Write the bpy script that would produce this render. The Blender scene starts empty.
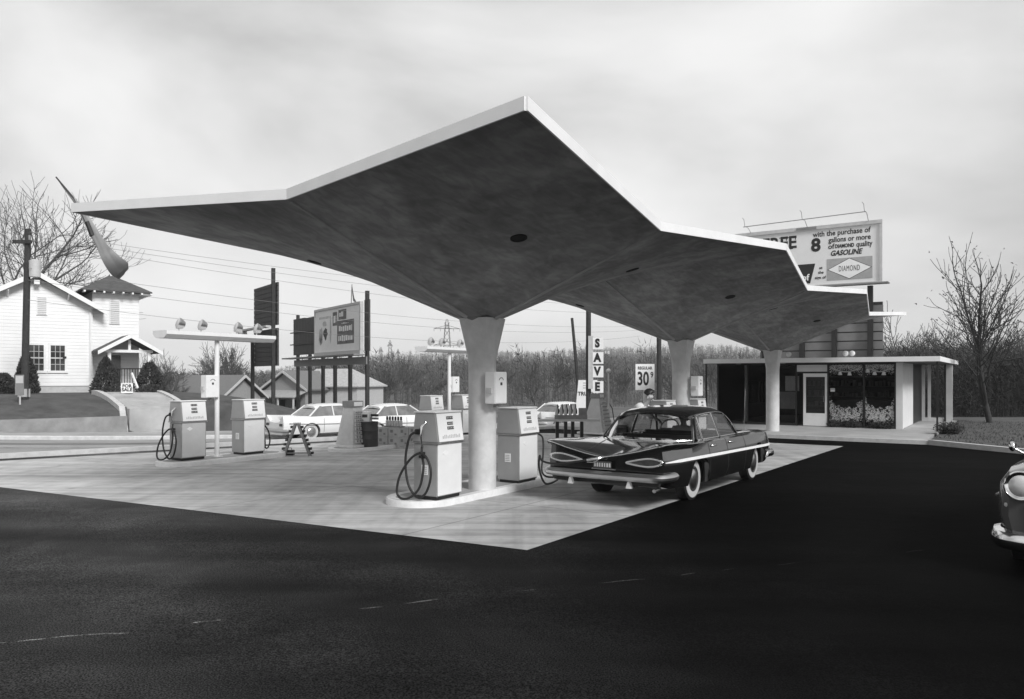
import bpy, bmesh, math, random
from mathutils import Vector, Matrix, noise
R = math.radians
D = bpy.data
scene = bpy.context.scene
C = scene.collection
TH = 0.582                       # heading of the canopy row, from the camera axis
US, UC = math.sin(TH), math.cos(TH)
U = Vector((US, UC, 0)); RR = Vector((UC, -US, 0))
CAMH = 1.955; F = 773.0; CX = 512.0; HY = 377.06
def gz(x, y):                    # the lot falls very gently away
    return -0.0065 * ((x * US + y * UC) - 8)
E1 = Vector((.743, .669, 0)); E2 = Vector((-.669, .743, 0)); N0 = Vector((-12.35, 18.65, 0))    # street along E1
def drop(x, y):                  # the street runs downhill beside the lot
    d = Vector((x, y, 0)) - N0; t, o = d.dot(E1), d.dot(E2)
    if t <= 0 or o <= 0: return 0
    return .68 * (1 - math.exp(-t / 10)) * min(1, o / 1.6)
def at(px, py, z=0.0):           # point at height z above the lot seen at a pixel
    zz = z
    for _ in range(6):
        Y = F * (CAMH - zz) / (py - HY); X = (px - CX) / F * Y
        zz = z + gz(X, Y)
    return Vector((X, Y, zz))
def depth(px, py, Y):            # point at a known distance
    return Vector(((px - CX) / F * Y, Y, CAMH + (HY - py) / F * Y))

# ---------------------------------------------------------------- materials
MATS = {}
def mat(name, v, rough=.6, metal=0.0, amt=.12, scale=6.0, bump=0.0, spec=.5, coat=0.0, emit=0.0, stretch=(1, 1, 1), detail=6):
    if name in MATS: return MATS[name]
    m = D.materials.new(name); m.use_nodes = True; nt = m.node_tree; N = nt.nodes; L = nt.links
    b = N['Principled BSDF']
    b.inputs['Roughness'].default_value = rough; b.inputs['Metallic'].default_value = metal
    b.inputs['Specular IOR Level'].default_value = spec; b.inputs['Coat Weight'].default_value = coat
    b.inputs['Coat Roughness'].default_value = .04
    tc = N.new('ShaderNodeTexCoord'); mp = N.new('ShaderNodeMapping'); mp.inputs['Scale'].default_value = stretch
    L.new(tc.outputs['Object'], mp.inputs['Vector'])
    n = N.new('ShaderNodeTexNoise'); n.inputs['Scale'].default_value = scale; n.inputs['Detail'].default_value = detail
    n.inputs['Roughness'].default_value = .62
    L.new(mp.outputs['Vector'], n.inputs['Vector'])
    r = N.new('ShaderNodeMapRange'); r.inputs['From Min'].default_value = .3; r.inputs['From Max'].default_value = .7
    r.inputs['To Min'].default_value = v * (1 - amt); r.inputs['To Max'].default_value = v * (1 + amt)
    L.new(n.outputs['Fac'], r.inputs['Value']); L.new(r.outputs['Result'], b.inputs['Base Color'])
    if bump:
        n2 = N.new('ShaderNodeTexNoise'); n2.inputs['Scale'].default_value = scale * 7; n2.inputs['Detail'].default_value = 4
        L.new(mp.outputs['Vector'], n2.inputs['Vector'])
        bp = N.new('ShaderNodeBump'); bp.inputs['Strength'].default_value = bump; bp.inputs['Distance'].default_value = .02
        L.new(n2.outputs['Fac'], bp.inputs['Height']); L.new(bp.outputs['Normal'], b.inputs['Normal'])
    MATS[name] = m; return m
def nodes(m): return m.node_tree.nodes, m.node_tree.links
def mul_into_base(m, sock):      # multiply a 0..1 mask onto the base colour
    N, L = nodes(m); b = N['Principled BSDF']; old = b.inputs['Base Color'].links[0].from_socket
    q = N.new('ShaderNodeMath'); q.operation = 'MULTIPLY'
    L.new(old, q.inputs[0]); L.new(sock, q.inputs[1]); L.new(q.outputs[0], b.inputs['Base Color'])
def glass(name, tint=.8, rough=0.0, refl=.1):
    m = D.materials.new(name); m.use_nodes = True; N, L = nodes(m); N.remove(N['Principled BSDF'])
    t = N.new('ShaderNodeBsdfTransparent'); t.inputs['Color'].default_value = (tint, tint, tint, 1)
    g = N.new('ShaderNodeBsdfGlossy'); g.inputs['Roughness'].default_value = rough
    lw = N.new('ShaderNodeLayerWeight'); lw.inputs['Blend'].default_value = refl
    n = N.new('ShaderNodeTexNoise'); n.inputs['Scale'].default_value = 1.3
    bp = N.new('ShaderNodeBump'); bp.inputs['Strength'].default_value = .04; L.new(n.outputs['Fac'], bp.inputs['Height'])
    L.new(bp.outputs['Normal'], g.inputs['Normal'])
    mx = N.new('ShaderNodeMixShader'); L.new(lw.outputs['Fresnel'], mx.inputs['Fac'])
    L.new(t.outputs[0], mx.inputs[1]); L.new(g.outputs[0], mx.inputs[2])
    L.new(mx.outputs[0], N['Material Output'].inputs['Surface']); MATS[name] = m; return m

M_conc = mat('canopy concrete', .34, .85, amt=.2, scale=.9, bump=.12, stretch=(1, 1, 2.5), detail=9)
N, L = nodes(M_conc); tc = N.new('ShaderNodeTexCoord')      # trowel swirls and damp blotches
for sc_, st_, lo_, a_, b_ in ((2.0, (1, 1, 1), .80, .42, .66), (9, (1, .3, 1), .88, .4, .6), (.45, (1, 1, 1), .72, .4, .62)):
    q = N.new('ShaderNodeMapping'); q.inputs['Scale'].default_value = st_; L.new(tc.outputs['Object'], q.inputs[0])
    nn = N.new('ShaderNodeTexNoise'); nn.inputs['Scale'].default_value = sc_; nn.inputs['Detail'].default_value = 8; nn.inputs['Distortion'].default_value = .8; L.new(q.outputs[0], nn.inputs['Vector'])
    rr = N.new('ShaderNodeMapRange'); rr.inputs['From Min'].default_value = a_; rr.inputs['From Max'].default_value = b_; rr.inputs['To Min'].default_value = lo_; rr.inputs['To Max'].default_value = 1.1; L.new(nn.outputs['Fac'], rr.inputs[0]); mul_into_base(M_conc, rr.outputs[0])
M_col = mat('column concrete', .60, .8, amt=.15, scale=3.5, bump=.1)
M_white = mat('white paint', .84, .45, amt=.05, scale=4)
M_fascia = mat('fascia white', .86, .6, amt=.06, scale=2)
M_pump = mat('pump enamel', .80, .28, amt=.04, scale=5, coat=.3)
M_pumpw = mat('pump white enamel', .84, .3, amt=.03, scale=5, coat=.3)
M_pumpshade = mat('pump enamel with side shade', .34, .3, amt=.06, scale=5, coat=.3)  # front enamel darkened: shade on the pump sides is put into the colour
M_black = mat('black paint', .012, .45, amt=.2)
M_rubber = mat('black rubber', .014, .55, amt=.2)
M_dark = mat('dark paint', .05, .6, amt=.2)
M_grey = mat('grey paint', .22, .55, amt=.12)
M_lgrey = mat('light grey paint', .52, .55, amt=.1)
M_chrome = mat('chrome', .75, .12, metal=1.0, amt=.06, scale=9)
M_chromed = mat('dull chrome', .55, .3, metal=1.0, amt=.1, scale=9)
M_wood = mat('weathered wood', .075, .85, amt=.35, scale=3, bump=.3, stretch=(6, 6, .6))
M_woodg = mat('grey board', .14, .8, amt=.2, scale=3, bump=.2, stretch=(.6, 6, 6))
M_carp = mat('black car paint', .010, .12, amt=.15, scale=2, coat=1.0, spec=.5)
M_kerb = mat('kerb concrete', .55, .8, amt=.14, scale=5, bump=.2)
M_kerbw = mat('white painted kerb', .74, .7, amt=.12, scale=5, bump=.15)
M_isl = mat('island concrete', .36, .85, amt=.12, scale=4, bump=.15)
M_skin = mat('skin', .42, .55, amt=.06, scale=12)
M_hair = mat('dark hair', .018, .5, amt=.3, scale=30)
M_shirt = mat('white shirt', .72, .8, amt=.06, scale=10, bump=.2)
M_trous = mat('dark trousers', .08, .85, amt=.15, scale=10)
M_bark = mat('grey bark', .10, .9, amt=.3, scale=8, bump=.4)
M_barkd = mat('dark bark', .04, .9, amt=.3, scale=8, bump=.4)
M_twig = mat('twigs', .085, .9, amt=.25, scale=3)
M_wire = mat('wire', .2, .6)
M_fol = mat('evergreen foliage', .045, .8, amt=.45, scale=5)
M_fold = mat('dark foliage', .03, .8, amt=.45, scale=5)
M_letter = mat('black lettering', .015, .6)
M_glass = glass('window glass', .82)
M_cside = glass('car side glass', .75, refl=.42)
M_cglass = glass('car glass', .7, refl=.06)

# ---------------------------------------------------------------- mesh builder
class MB:
    def __init__(s): s.v = []; s.f = []
    def add(s, vs, fs):
        o = len(s.v); s.v += [tuple(p) for p in vs]; s.f += [tuple(i + o for i in f) for f in fs]; return s
    def box(s, x0, x1, y0, y1, z0, z1, mtx=None, taper=0):
        t = taper
        vs = [(x0, y0, z0), (x1, y0, z0), (x1, y1, z0), (x0, y1, z0), (x0 + t, y0 + t, z1), (x1 - t, y0 + t, z1), (x1 - t, y1 - t, z1), (x0 + t, y1 - t, z1)]
        if mtx: vs = [mtx @ Vector(p) for p in vs]
        return s.add(vs, [(0, 3, 2, 1), (4, 5, 6, 7), (0, 1, 5, 4), (1, 2, 6, 5), (2, 3, 7, 6), (3, 0, 4, 7)])
    def prism(s, poly, z0, z1):          # poly list of (x,y), anticlockwise
        n = len(poly); vs = [(x, y, z0) for x, y in poly] + [(x, y, z1) for x, y in poly]
        return s.add(vs, [tuple(reversed(range(n))), tuple(range(n, 2 * n))] + [(i, (i + 1) % n, n + (i + 1) % n, n + i) for i in range(n)])
    def extr(s, poly, a, b):             # poly of 3-D points, from offset vector a to offset vector b
        n = len(poly); a = Vector(a); b = Vector(b)
        vs = [Vector(p) + a for p in poly] + [Vector(p) + b for p in poly]
        return s.add(vs, [tuple(reversed(range(n))), tuple(range(n, 2 * n))] + [(i, (i + 1) % n, n + (i + 1) % n, n + i) for i in range(n)])
    def tube(s, path, r, n=8, cap=True, r1=None):
        path = [Vector(p) for p in path]; m = len(path); base = len(s.v); up = Vector((0, 0, 1)); prev = None
        for i, p in enumerate(path):
            t = (path[min(i + 1, m - 1)] - path[max(i - 1, 0)])
            if t.length < 1e-9: t = Vector((0, 0, 1))
            t.normalize()
            if prev is None:
                a = up if abs(t.z) < .9 else Vector((1, 0, 0)); x = t.cross(a).normalized()
            else:
                x = prev - t * prev.dot(t)
                x = x.normalized() if x.length > 1e-6 else t.orthogonal().normalized()
            prev = x; y = t.cross(x)
            rr = r[i] if isinstance(r, (list, tuple)) else (r if r1 is None else r + (r1 - r) * i / max(1, m - 1))
            for k in range(n):
                a = 2 * math.pi * k / n; q = p + x * (math.cos(a) * rr) + y * (math.sin(a) * rr); s.v.append(tuple(q))
        for i in range(m - 1):
            for k in range(n):
                a = base + i * n + k; b = base + i * n + (k + 1) % n; s.f.append((a, b, b + n, a + n))
        if cap:
            s.f.append(tuple(reversed(range(base, base + n)))); s.f.append(tuple(range(base + (m - 1) * n, base + m * n)))
        return s
    def lathe(s, prof, n=24, mtx=None):   # prof list of (r,z)
        base = len(s.v)
        for r, z in prof:
            for k in range(n):
                a = 2 * math.pi * k / n; p = Vector((r * math.cos(a), r * math.sin(a), z)); s.v.append(tuple(mtx @ p if mtx else p))
        for i in range(len(prof) - 1):
            for k in range(n):
                a = base + i * n + k; b = base + i * n + (k + 1) % n; s.f.append((a, b, b + n, a + n))
        s.f.append(tuple(reversed(range(base, base + n)))); m = len(prof); s.f.append(tuple(range(base + (m - 1) * n, base + m * n)))
        return s
    def ball(s, c, rx, ry=None, rz=None, nu=12, nv=8):
        ry = ry or rx; rz = rz or rx; c = Vector(c); base = len(s.v)
        for j in range(1, nv):
            ph = math.pi * j / nv
            for k in range(nu):
                a = 2 * math.pi * k / nu; s.v.append((c.x + rx * math.sin(ph) * math.cos(a), c.y + ry * math.sin(ph) * math.sin(a), c.z + rz * math.cos(ph)))
        t = len(s.v); s.v.append((c.x, c.y, c.z + rz)); s.v.append((c.x, c.y, c.z - rz))
        for j in range(nv - 2):
            for k in range(nu):
                a = base + j * nu + k; b = base + j * nu + (k + 1) % nu; s.f.append((a, a + nu, b + nu, b))
        for k in range(nu):
            s.f.append((t, base + k, base + (k + 1) % nu)); q = base + (nv - 2) * nu; s.f.append((t + 1, q + (k + 1) % nu, q + k))
        return s
    def build(s, name, m, parent=None, smooth=None, bevel=0, recalc=False):
        me = D.meshes.new(name); me.from_pydata(s.v, [], s.f); me.materials.append(m)
        if recalc or bevel:
            bm = bmesh.new(); bm.from_mesh(me)
            if recalc: bmesh.ops.recalc_face_normals(bm, faces=bm.faces)
            if bevel:
                es = [e for e in bm.edges if e.is_manifold and e.calc_face_angle(0) > .5]
                bmesh.ops.bevel(bm, geom=es, offset=bevel, segments=2, affect='EDGES', clamp_overlap=True)
            bm.to_mesh(me); bm.free()
        if smooth is not None:
            me.shade_smooth(); me.set_sharp_from_angle(angle=R(smooth))
        o = D.objects.new(name, me); C.objects.link(o)
        if parent is not None: o.parent = parent
        return o
def tag(o, label, cat, group=None, kind=None):
    if label: o['label'] = label
    if cat: o['category'] = cat
    if group: o['group'] = group
    if kind: o['kind'] = kind
    return o
def thing(name, label, cat, loc=(0, 0, 0), rz=0, group=None):
    o = D.objects.new(name, None); o.empty_display_size = .2; C.objects.link(o); o.location = loc; o.rotation_euler = (0, 0, rz)
    return tag(o, label, cat, group)
def struct(name, mb, m, **k):
    o = mb.build(name, m, **k); o['kind'] = 'structure'; return o
def copy_tree(o, label=None, loc=None, rz=None, parent=None):
    c = o.copy(); C.objects.link(c)
    if parent is not None: c.parent = parent
    for ch in list(o.children): copy_tree(ch, parent=c)
    if label: c['label'] = label
    if loc is not None: c.location = loc
    if rz is not None: c.rotation_euler = (0, 0, rz)
    return c
def text_mesh(s, size, ext=.006, bold=0.0, shear=0.0, sx=1.0, align='CENTER', space=1.0, line=1.0):
    cu = D.curves.new('lettering', 'FONT'); cu.body = s; cu.size = size; cu.extrude = ext; cu.offset = bold; cu.shear = shear
    cu.align_x = align; cu.align_y = 'CENTER'; cu.space_character = space; cu.space_line = line; cu.resolution_u = 3
    o = D.objects.new('tmp', cu); C.objects.link(o); dg = bpy.context.evaluated_depsgraph_get(); dg.update()
    me = D.meshes.new_from_object(o.evaluated_get(dg)); D.objects.remove(o); D.curves.remove(cu)
    for v in me.vertices: v.co.x *= sx
    return me
def lettering(s, size, m, parent, loc, rot, name='lettering', fit=None, **k):
    me = text_mesh(s, size, **k)
    if fit:
        xs = [v.co.x for v in me.vertices]; f = fit / (max(xs) - min(xs)); c = (max(xs) + min(xs)) / 2
        for v in me.vertices: v.co.x = (v.co.x - c) * f
    me.materials.clear(); me.materials.append(m)
    o = D.objects.new(name, me); C.objects.link(o); o.parent = parent; o.location = loc; o.rotation_euler = rot
    return o
FACE_X = (R(90), 0, R(90))       # lettering that faces local +x, reading along local +y
FACE_NY = (R(90), 0, 0)          # lettering that faces local -y, reading along local +x
def ev_mesh(o):
    dg = bpy.context.evaluated_depsgraph_get(); dg.update(); return D.meshes.new_from_object(o.evaluated_get(dg))
def pchip(xs, ys, x):
    n = len(xs)
    if x <= xs[0]: return ys[0]
    if x >= xs[-1]: return ys[-1]
    h = [xs[i + 1] - xs[i] for i in range(n - 1)]; d = [(ys[i + 1] - ys[i]) / h[i] for i in range(n - 1)]
    def sl(i):
        if i == 0: return d[0]
        if i == n - 1: return d[-1]
        if d[i - 1] * d[i] <= 0: return 0
        return 2 * d[i - 1] * d[i] / (d[i - 1] + d[i])
    i = max(k for k in range(n - 1) if xs[k] <= x); t = (x - xs[i]) / h[i]
    return (ys[i] * (1 + 2 * t) * (1 - t) ** 2 + h[i] * sl(i) * t * (1 - t) ** 2 + ys[i + 1] * t * t * (3 - 2 * t) + h[i] * sl(i + 1) * t * t * (t - 1))
def loft(stations, sub=5, cap=True):
    """stations: list of (s, [(y,z)...]) half profiles from top centre round to bottom centre; mirrored. Local x = forward."""
    xs = [s for s, _ in stations]; n = len(stations[0][1]); mb = MB(); grid = []
    ss = []
    for i in range(len(xs) - 1): ss += [xs[i] + (xs[i + 1] - xs[i]) * k / sub for k in range(sub)]
    ss.append(xs[-1])
    for s in ss:
        half = [(pchip(xs, [st[1][j][0] for st in stations], s), pchip(xs, [st[1][j][1] for st in stations], s)) for j in range(n)]
        ring = [(s, y, z) for y, z in half] + [(s, -y, z) for y, z in reversed(half[1:-1])]
        grid.append(ring)
    m = len(grid[0]); vs = [p for r in grid for p in r]; fs = []
    for i in range(len(grid) - 1):
        for k in range(m):
            a = i * m + k; b = i * m + (k + 1) % m; fs.append((a, b, b + m, a + m))
    if cap: fs.append(tuple(range(m))); fs.append(tuple(reversed(range((len(grid) - 1) * m, len(grid) * m))))
    return mb.add(vs, fs)
SKY_LO, SKY_HI, HAZE = 1.5, 4.2, .00045
# ---------------------------------------------------------------- camera, light, sky
cam = D.cameras.new('camera'); co = D.objects.new('camera', cam); C.objects.link(co)
co.location = (0, 0, CAMH); co.rotation_euler = (R(90), 0, 0); cam.sensor_width = 36; cam.lens = F / 1024 * 36
cam.shift_y = (HY - 349.5) / 1024; cam.clip_end = 8000; cam.clip_start = .05; scene.camera = co
SUN_EL, SUN_AZ = R(36), R(144)     # azimuth clockwise from +Y: the veiled sun is behind the camera, to its right
sd = Vector((math.sin(SUN_AZ) * math.cos(SUN_EL), math.cos(SUN_AZ) * math.cos(SUN_EL), math.sin(SUN_EL)))
sl = D.lights.new('sun', 'SUN'); sl.energy = 1.5; sl.angle = R(16); sl.color = (1, 1, 1)
so = D.objects.new('sun', sl); C.objects.link(so); so.rotation_euler = sd.to_track_quat('Z', 'Y').to_euler(); so.location = (0, 0, 40)
w = D.worlds.new('World'); scene.world = w; w.use_nodes = True; N = w.node_tree.nodes; L = w.node_tree.links
sky = N.new('ShaderNodeTexSky'); sky.sky_type = 'NISHITA'; sky.sun_disc = False; sky.sun_elevation = SUN_EL; sky.sun_rotation = SUN_AZ
bw = N.new('ShaderNodeRGBToBW'); L.new(sky.outputs[0], bw.inputs[0])
tc = N.new('ShaderNodeTexCoord'); mp = N.new('ShaderNodeMapping'); mp.inputs['Scale'].default_value = (1, 1, 2.2)
L.new(tc.outputs['Generated'], mp.inputs[0])
n1 = N.new('ShaderNodeTexNoise'); n1.inputs['Scale'].default_value = 1.35; n1.inputs['Detail'].default_value = 7; n1.inputs['Roughness'].default_value = .5
n1.inputs['Distortion'].default_value = .35
mp.inputs['Location'].default_value = (.35, .1, .4)
L.new(mp.outputs[0], n1.inputs['Vector'])
cr = N.new('ShaderNodeMapRange'); cr.interpolation_type = 'SMOOTHSTEP'
cr.inputs['From Min'].default_value = .30; cr.inputs['From Max'].default_value = .72; cr.inputs['To Min'].default_value = SKY_LO; cr.inputs['To Max'].default_value = SKY_HI
L.new(n1.outputs['Fac'], cr.inputs[0])
mx = N.new('ShaderNodeMix'); mx.data_type = 'FLOAT'; mx.inputs[0].default_value = .88
L.new(bw.outputs[0], mx.inputs[2]); L.new(cr.outputs[0], mx.inputs[3])
L.new(mx.outputs[0], N['Background'].inputs['Color']); N['Background'].inputs['Strength'].default_value = .12
vs = scene.view_settings; scene.display_settings.display_device = 'sRGB'; vs.view_transform = 'Standard'; vs.look = 'None'; vs.gamma = 1; vs.exposure = 1.0; vs.use_curve_mapping = False

# ---------------------------------------------------------------- ground sheets
def sheet(name, poly, lift, m, sub=0):
    mb = MB(); mb.add([(x, y, gz(x, y) + lift) for x, y in poly], [tuple(range(len(poly)))])
    return struct(name, mb, m, recalc=True)
def st(t, o): p = N0 + E1 * t + E2 * o; return (p.x, p.y)
C3 = Vector((9.19, 27.26, 0))
def c3(rho, u): p = C3 + RR * rho + U * u; return (p.x, p.y)

M_ground = mat('winter grass', .10, .95, amt=.45, scale=.35, bump=.5, detail=10)
M_lawn = mat('lawn', .075, .95, amt=.4, scale=1.2, bump=.6, detail=10)
M_gravel = mat('sandy verge', .34, .95, amt=.35, scale=.5, bump=.3, detail=10)
M_road = mat('street asphalt', .30, .9, amt=.2, scale=.8, bump=.15)
M_asph = mat('fresh blacktop', .0085, .82, amt=.3, scale=.25, bump=.6, spec=.02, detail=10)
N, L = nodes(M_asph)                               # dust and wear lying in broad patches, fine aggregate speckle
tc = N.new('ShaderNodeTexCoord')
na = N.new('ShaderNodeTexNoise'); na.inputs['Scale'].default_value = .16; na.inputs['Detail'].default_value = 5; L.new(tc.outputs['Object'], na.inputs['Vector'])
ra = N.new('ShaderNodeMapRange'); ra.inputs['From Min'].default_value = .36; ra.inputs['From Max'].default_value = .66; ra.inputs['To Min'].default_value = .65; ra.inputs['To Max'].default_value = 1.5
L.new(na.outputs['Fac'], ra.inputs[0]); mul_into_base(M_asph, ra.outputs[0])
nb = N.new('ShaderNodeTexNoise'); nb.inputs['Scale'].default_value = 85; nb.inputs['Detail'].default_value = 3; L.new(tc.outputs['Object'], nb.inputs['Vector'])
rb = N.new('ShaderNodeMapRange'); rb.inputs['From Min'].default_value = .4; rb.inputs['From Max'].default_value = .66; rb.inputs['To Min'].default_value = .35; rb.inputs['To Max'].default_value = 2.3
L.new(nb.outputs['Fac'], rb.inputs[0]); mul_into_base(M_asph, rb.outputs[0])
sxx = N.new('ShaderNodeSeparateXYZ'); L.new(tc.outputs['Object'], sxx.inputs[0])     # base colour paler at the left, darkening to the right
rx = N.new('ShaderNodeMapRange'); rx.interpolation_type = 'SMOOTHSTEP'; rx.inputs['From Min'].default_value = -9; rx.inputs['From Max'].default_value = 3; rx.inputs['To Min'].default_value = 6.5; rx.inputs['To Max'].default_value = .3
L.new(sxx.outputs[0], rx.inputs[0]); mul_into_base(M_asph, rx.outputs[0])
mpd = N.new('ShaderNodeMapping'); mpd.inputs['Rotation'].default_value = (0, 0, R(25)); mpd.inputs['Scale'].default_value = (.1, .9, 1); L.new(tc.outputs['Object'], mpd.inputs[0])
nd = N.new('ShaderNodeTexNoise'); nd.inputs['Scale'].default_value = 1; nd.inputs['Detail'].default_value = 8; L.new(mpd.outputs[0], nd.inputs['Vector'])
rd = N.new('ShaderNodeMapRange'); rd.inputs['From Min'].default_value = .4; rd.inputs['From Max'].default_value = .68; rd.inputs['To Min'].default_value = .8; rd.inputs['To Max'].default_value = 1.5
L.new(nd.outputs['Fac'], rd.inputs[0]); mul_into_base(M_asph, rd.outputs[0])

q0, q1 = at(40, 640), at(700, 573); ang = math.atan2(q1.y - q0.y, q1.x - q0.x)      # a broken line of scrapes across the blacktop
mps = N.new('ShaderNodeMapping'); mps.vector_type = 'TEXTURE'; mps.inputs['Location'].default_value = (q0.x, q0.y, 0); mps.inputs['Rotation'].default_value = (0, 0, ang); L.new(tc.outputs['Object'], mps.inputs[0])
ss_ = N.new('ShaderNodeSeparateXYZ'); L.new(mps.outputs[0], ss_.inputs[0])
wob = N.new('ShaderNodeTexNoise'); wob.inputs['Scale'].default_value = 1.5; L.new(tc.outputs['Object'], wob.inputs['Vector'])
w1 = N.new('ShaderNodeMath'); w1.operation = 'MULTIPLY_ADD'; w1.inputs[1].default_value = .22; L.new(wob.outputs['Fac'], w1.inputs[0]); L.new(ss_.outputs[1], w1.inputs[2])
w2 = N.new('ShaderNodeMath'); w2.operation = 'SUBTRACT'; w2.inputs[1].default_value = .11; L.new(w1.outputs[0], w2.inputs[0])
w3_ = N.new('ShaderNodeMath'); w3_.operation = 'ABSOLUTE'; L.new(w2.outputs[0], w3_.inputs[0])
w4 = N.new('ShaderNodeMapRange'); w4.inputs['From Min'].default_value = .016; w4.inputs['From Max'].default_value = .004; w4.inputs['To Min'].default_value = 0; w4.inputs['To Max'].default_value = 1; L.new(w3_.outputs[0], w4.inputs[0])
nb2 = N.new('ShaderNodeTexNoise'); nb2.inputs['Scale'].default_value = 2.6; nb2.inputs['Detail'].default_value = 7; L.new(tc.outputs['Object'], nb2.inputs['Vector'])
w5 = N.new('ShaderNodeMapRange'); w5.inputs['From Min'].default_value = .52; w5.inputs['From Max'].default_value = .6; L.new(nb2.outputs['Fac'], w5.inputs[0])
w6 = N.new('ShaderNodeMath'); w6.operation = 'MULTIPLY'; L.new(w4.outputs[0], w6.inputs[0]); L.new(w5.outputs[0], w6.inputs[1])
np_ = N.new('ShaderNodeTexNoise'); np_.inputs['Scale'].default_value = .55; np_.inputs['Detail'].default_value = 9; np_.inputs['Roughness'].default_value = .65; np_.inputs['Distortion'].default_value = .5; L.new(tc.outputs['Object'], np_.inputs['Vector'])
rp_ = N.new('ShaderNodeMapRange'); rp_.inputs['From Min'].default_value = .47; rp_.inputs['From Max'].default_value = .62; rp_.inputs['To Min'].default_value = .9; rp_.inputs['To Max'].default_value = 1.3; L.new(np_.outputs['Fac'], rp_.inputs[0]); mul_into_base(M_asph, rp_.outputs[0])
w7 = N.new('ShaderNodeMath'); w7.operation = 'MULTIPLY_ADD'; w7.inputs[1].default_value = 7; w7.inputs[2].default_value = 1; L.new(w6.outputs[0], w7.inputs[0]); mul_into_base(M_asph, w7.outputs[0])

M_pad = mat('concrete pad', .60, .8, amt=.13, scale=.5, bump=.08, detail=11)
N, L = nodes(M_pad)
tc = N.new('ShaderNodeTexCoord'); mpp = N.new('ShaderNodeMapping'); mpp.inputs['Rotation'].default_value = (0, 0, TH); L.new(tc.outputs['Object'], mpp.inputs[0])
sx = N.new('ShaderNodeSeparateXYZ'); L.new(mpp.outputs[0], sx.inputs[0])
def joint(axis, step, wid, off=0.0):
    a = N.new('ShaderNodeMath'); a.operation = 'ADD'; a.inputs[1].default_value = 1000 + off; L.new(sx.outputs[axis], a.inputs[0])
    b = N.new('ShaderNodeMath'); b.operation = 'MODULO'; b.inputs[1].default_value = step; L.new(a.outputs[0], b.inputs[0])
    c = N.new('ShaderNodeMath'); c.operation = 'LESS_THAN'; c.inputs[1].default_value = wid; L.new(b.outputs[0], c.inputs[0])
    d = N.new('ShaderNodeMath'); d.operation = 'MULTIPLY_ADD'; d.inputs[1].default_value = -.4; d.inputs[2].default_value = 1; L.new(c.outputs[0], d.inputs[0]); return d.outputs[0]
mul_into_base(M_pad, joint(0, 3.74, .03, 1.2)); mul_into_base(M_pad, joint(1, 4.4, .03, 2.0))
for rot, sc, lo, fm in ((TH, (.05, 3.2, 1), .70, .57), (TH + .12, (.08, 6, 1), .78, .6), (TH, (2.2, .07, 1), .84, .6), (TH - .25, (2.6, .09, 1), .84, .62), (0, (.35, .35, 1), .76, .5), (.3, (2.4, 2.4, 1), .8, .6)):   # tyre marks, drips and dirt
    q = N.new('ShaderNodeMapping'); q.inputs['Rotation'].default_value = (0, 0, rot); q.inputs['Scale'].default_value = sc; q.inputs['Location'].default_value = (rot * 9, 3, 0); L.new(tc.outputs['Object'], q.inputs[0])
    nn = N.new('ShaderNodeTexNoise'); nn.inputs['Scale'].default_value = 1.2; nn.inputs['Detail'].default_value = 6; nn.inputs['Distortion'].default_value = .4; L.new(q.outputs[0], nn.inputs['Vector'])
    rr = N.new('ShaderNodeMapRange'); rr.inputs['From Min'].default_value = fm - .12; rr.inputs['From Max'].default_value = fm + .1; rr.inputs['To Min'].default_value = 1; rr.inputs['To Max'].default_value = lo
    L.new(nn.outputs['Fac'], rr.inputs[0]); mul_into_base(M_pad, rr.outputs[0])
M_walk = mat('walk concrete', .40, .85, amt=.22, scale=.8, bump=.1, detail=9)

# terrain out to the horizon: a shallow dip beyond the street, then wooded rises
RIDGE = [(-700, 379), (-300, 379), (0, 379), (150, 378), (215, 376), (265, 371), (330, 362), (400, 354), (470, 352), (560, 350), (620, 347), (700, 347), (820, 348), (900, 349), (1015, 346), (1300, 344), (1700, 350)]
def ridge_z(px, r):
    return CAMH + (HY - pchip([a for a, _ in RIDGE], [b for _, b in RIDGE], px)) / F * r
def terrain(x, y):
    r = math.hypot(x, y); base = gz(x, y) - .05; dr_ = drop(x, y); base -= dr_ + (.12 if dr_ else 0)
    if y < 5: return max(base, -.5)
    px = CX + F * x / y; base = max(base, -1.3)
    if r < 60: return base
    dip = -1.4; t = min(1, (r - 60) / 35); z = base + (dip - base) * (t * t * (3 - 2 * t))
    if r > 130:
        top = ridge_z(px, 430) - 12.5; t = min(1, (r - 130) / 300); z = z + (max(top, dip) - z) * t ** 1.25
    if r > 430:
        t2 = min(1, (r - 520) / 500) if r > 520 else 0
        far = ridge_z(px, 1020) - 9; z += (far - z) * (t2 * t2 * (3 - 2 * t2))
    return z
mb = MB(); NA = 240; rings = [0.01, 8, 16, 24, 32, 40, 50, 60, 70, 80, 95, 112, 130, 150, 175, 200, 235, 270, 310, 350, 390, 430, 475, 520, 600, 700, 800, 920, 1020, 1300, 1800, 2600, 4000]
for r in rings:
    for k in range(NA):
        a = 2 * math.pi * k / NA; x, y = r * math.sin(a), r * math.cos(a); mb.v.append((x, y, terrain(x, y)))
for i in range(len(rings) - 1):
    for k in range(NA):
        a = i * NA + k; b = i * NA + (k + 1) % NA; mb.f.append((a, b, b + NA, a + NA))
struct('ground', mb, M_ground, smooth=60, recalc=True)

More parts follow.
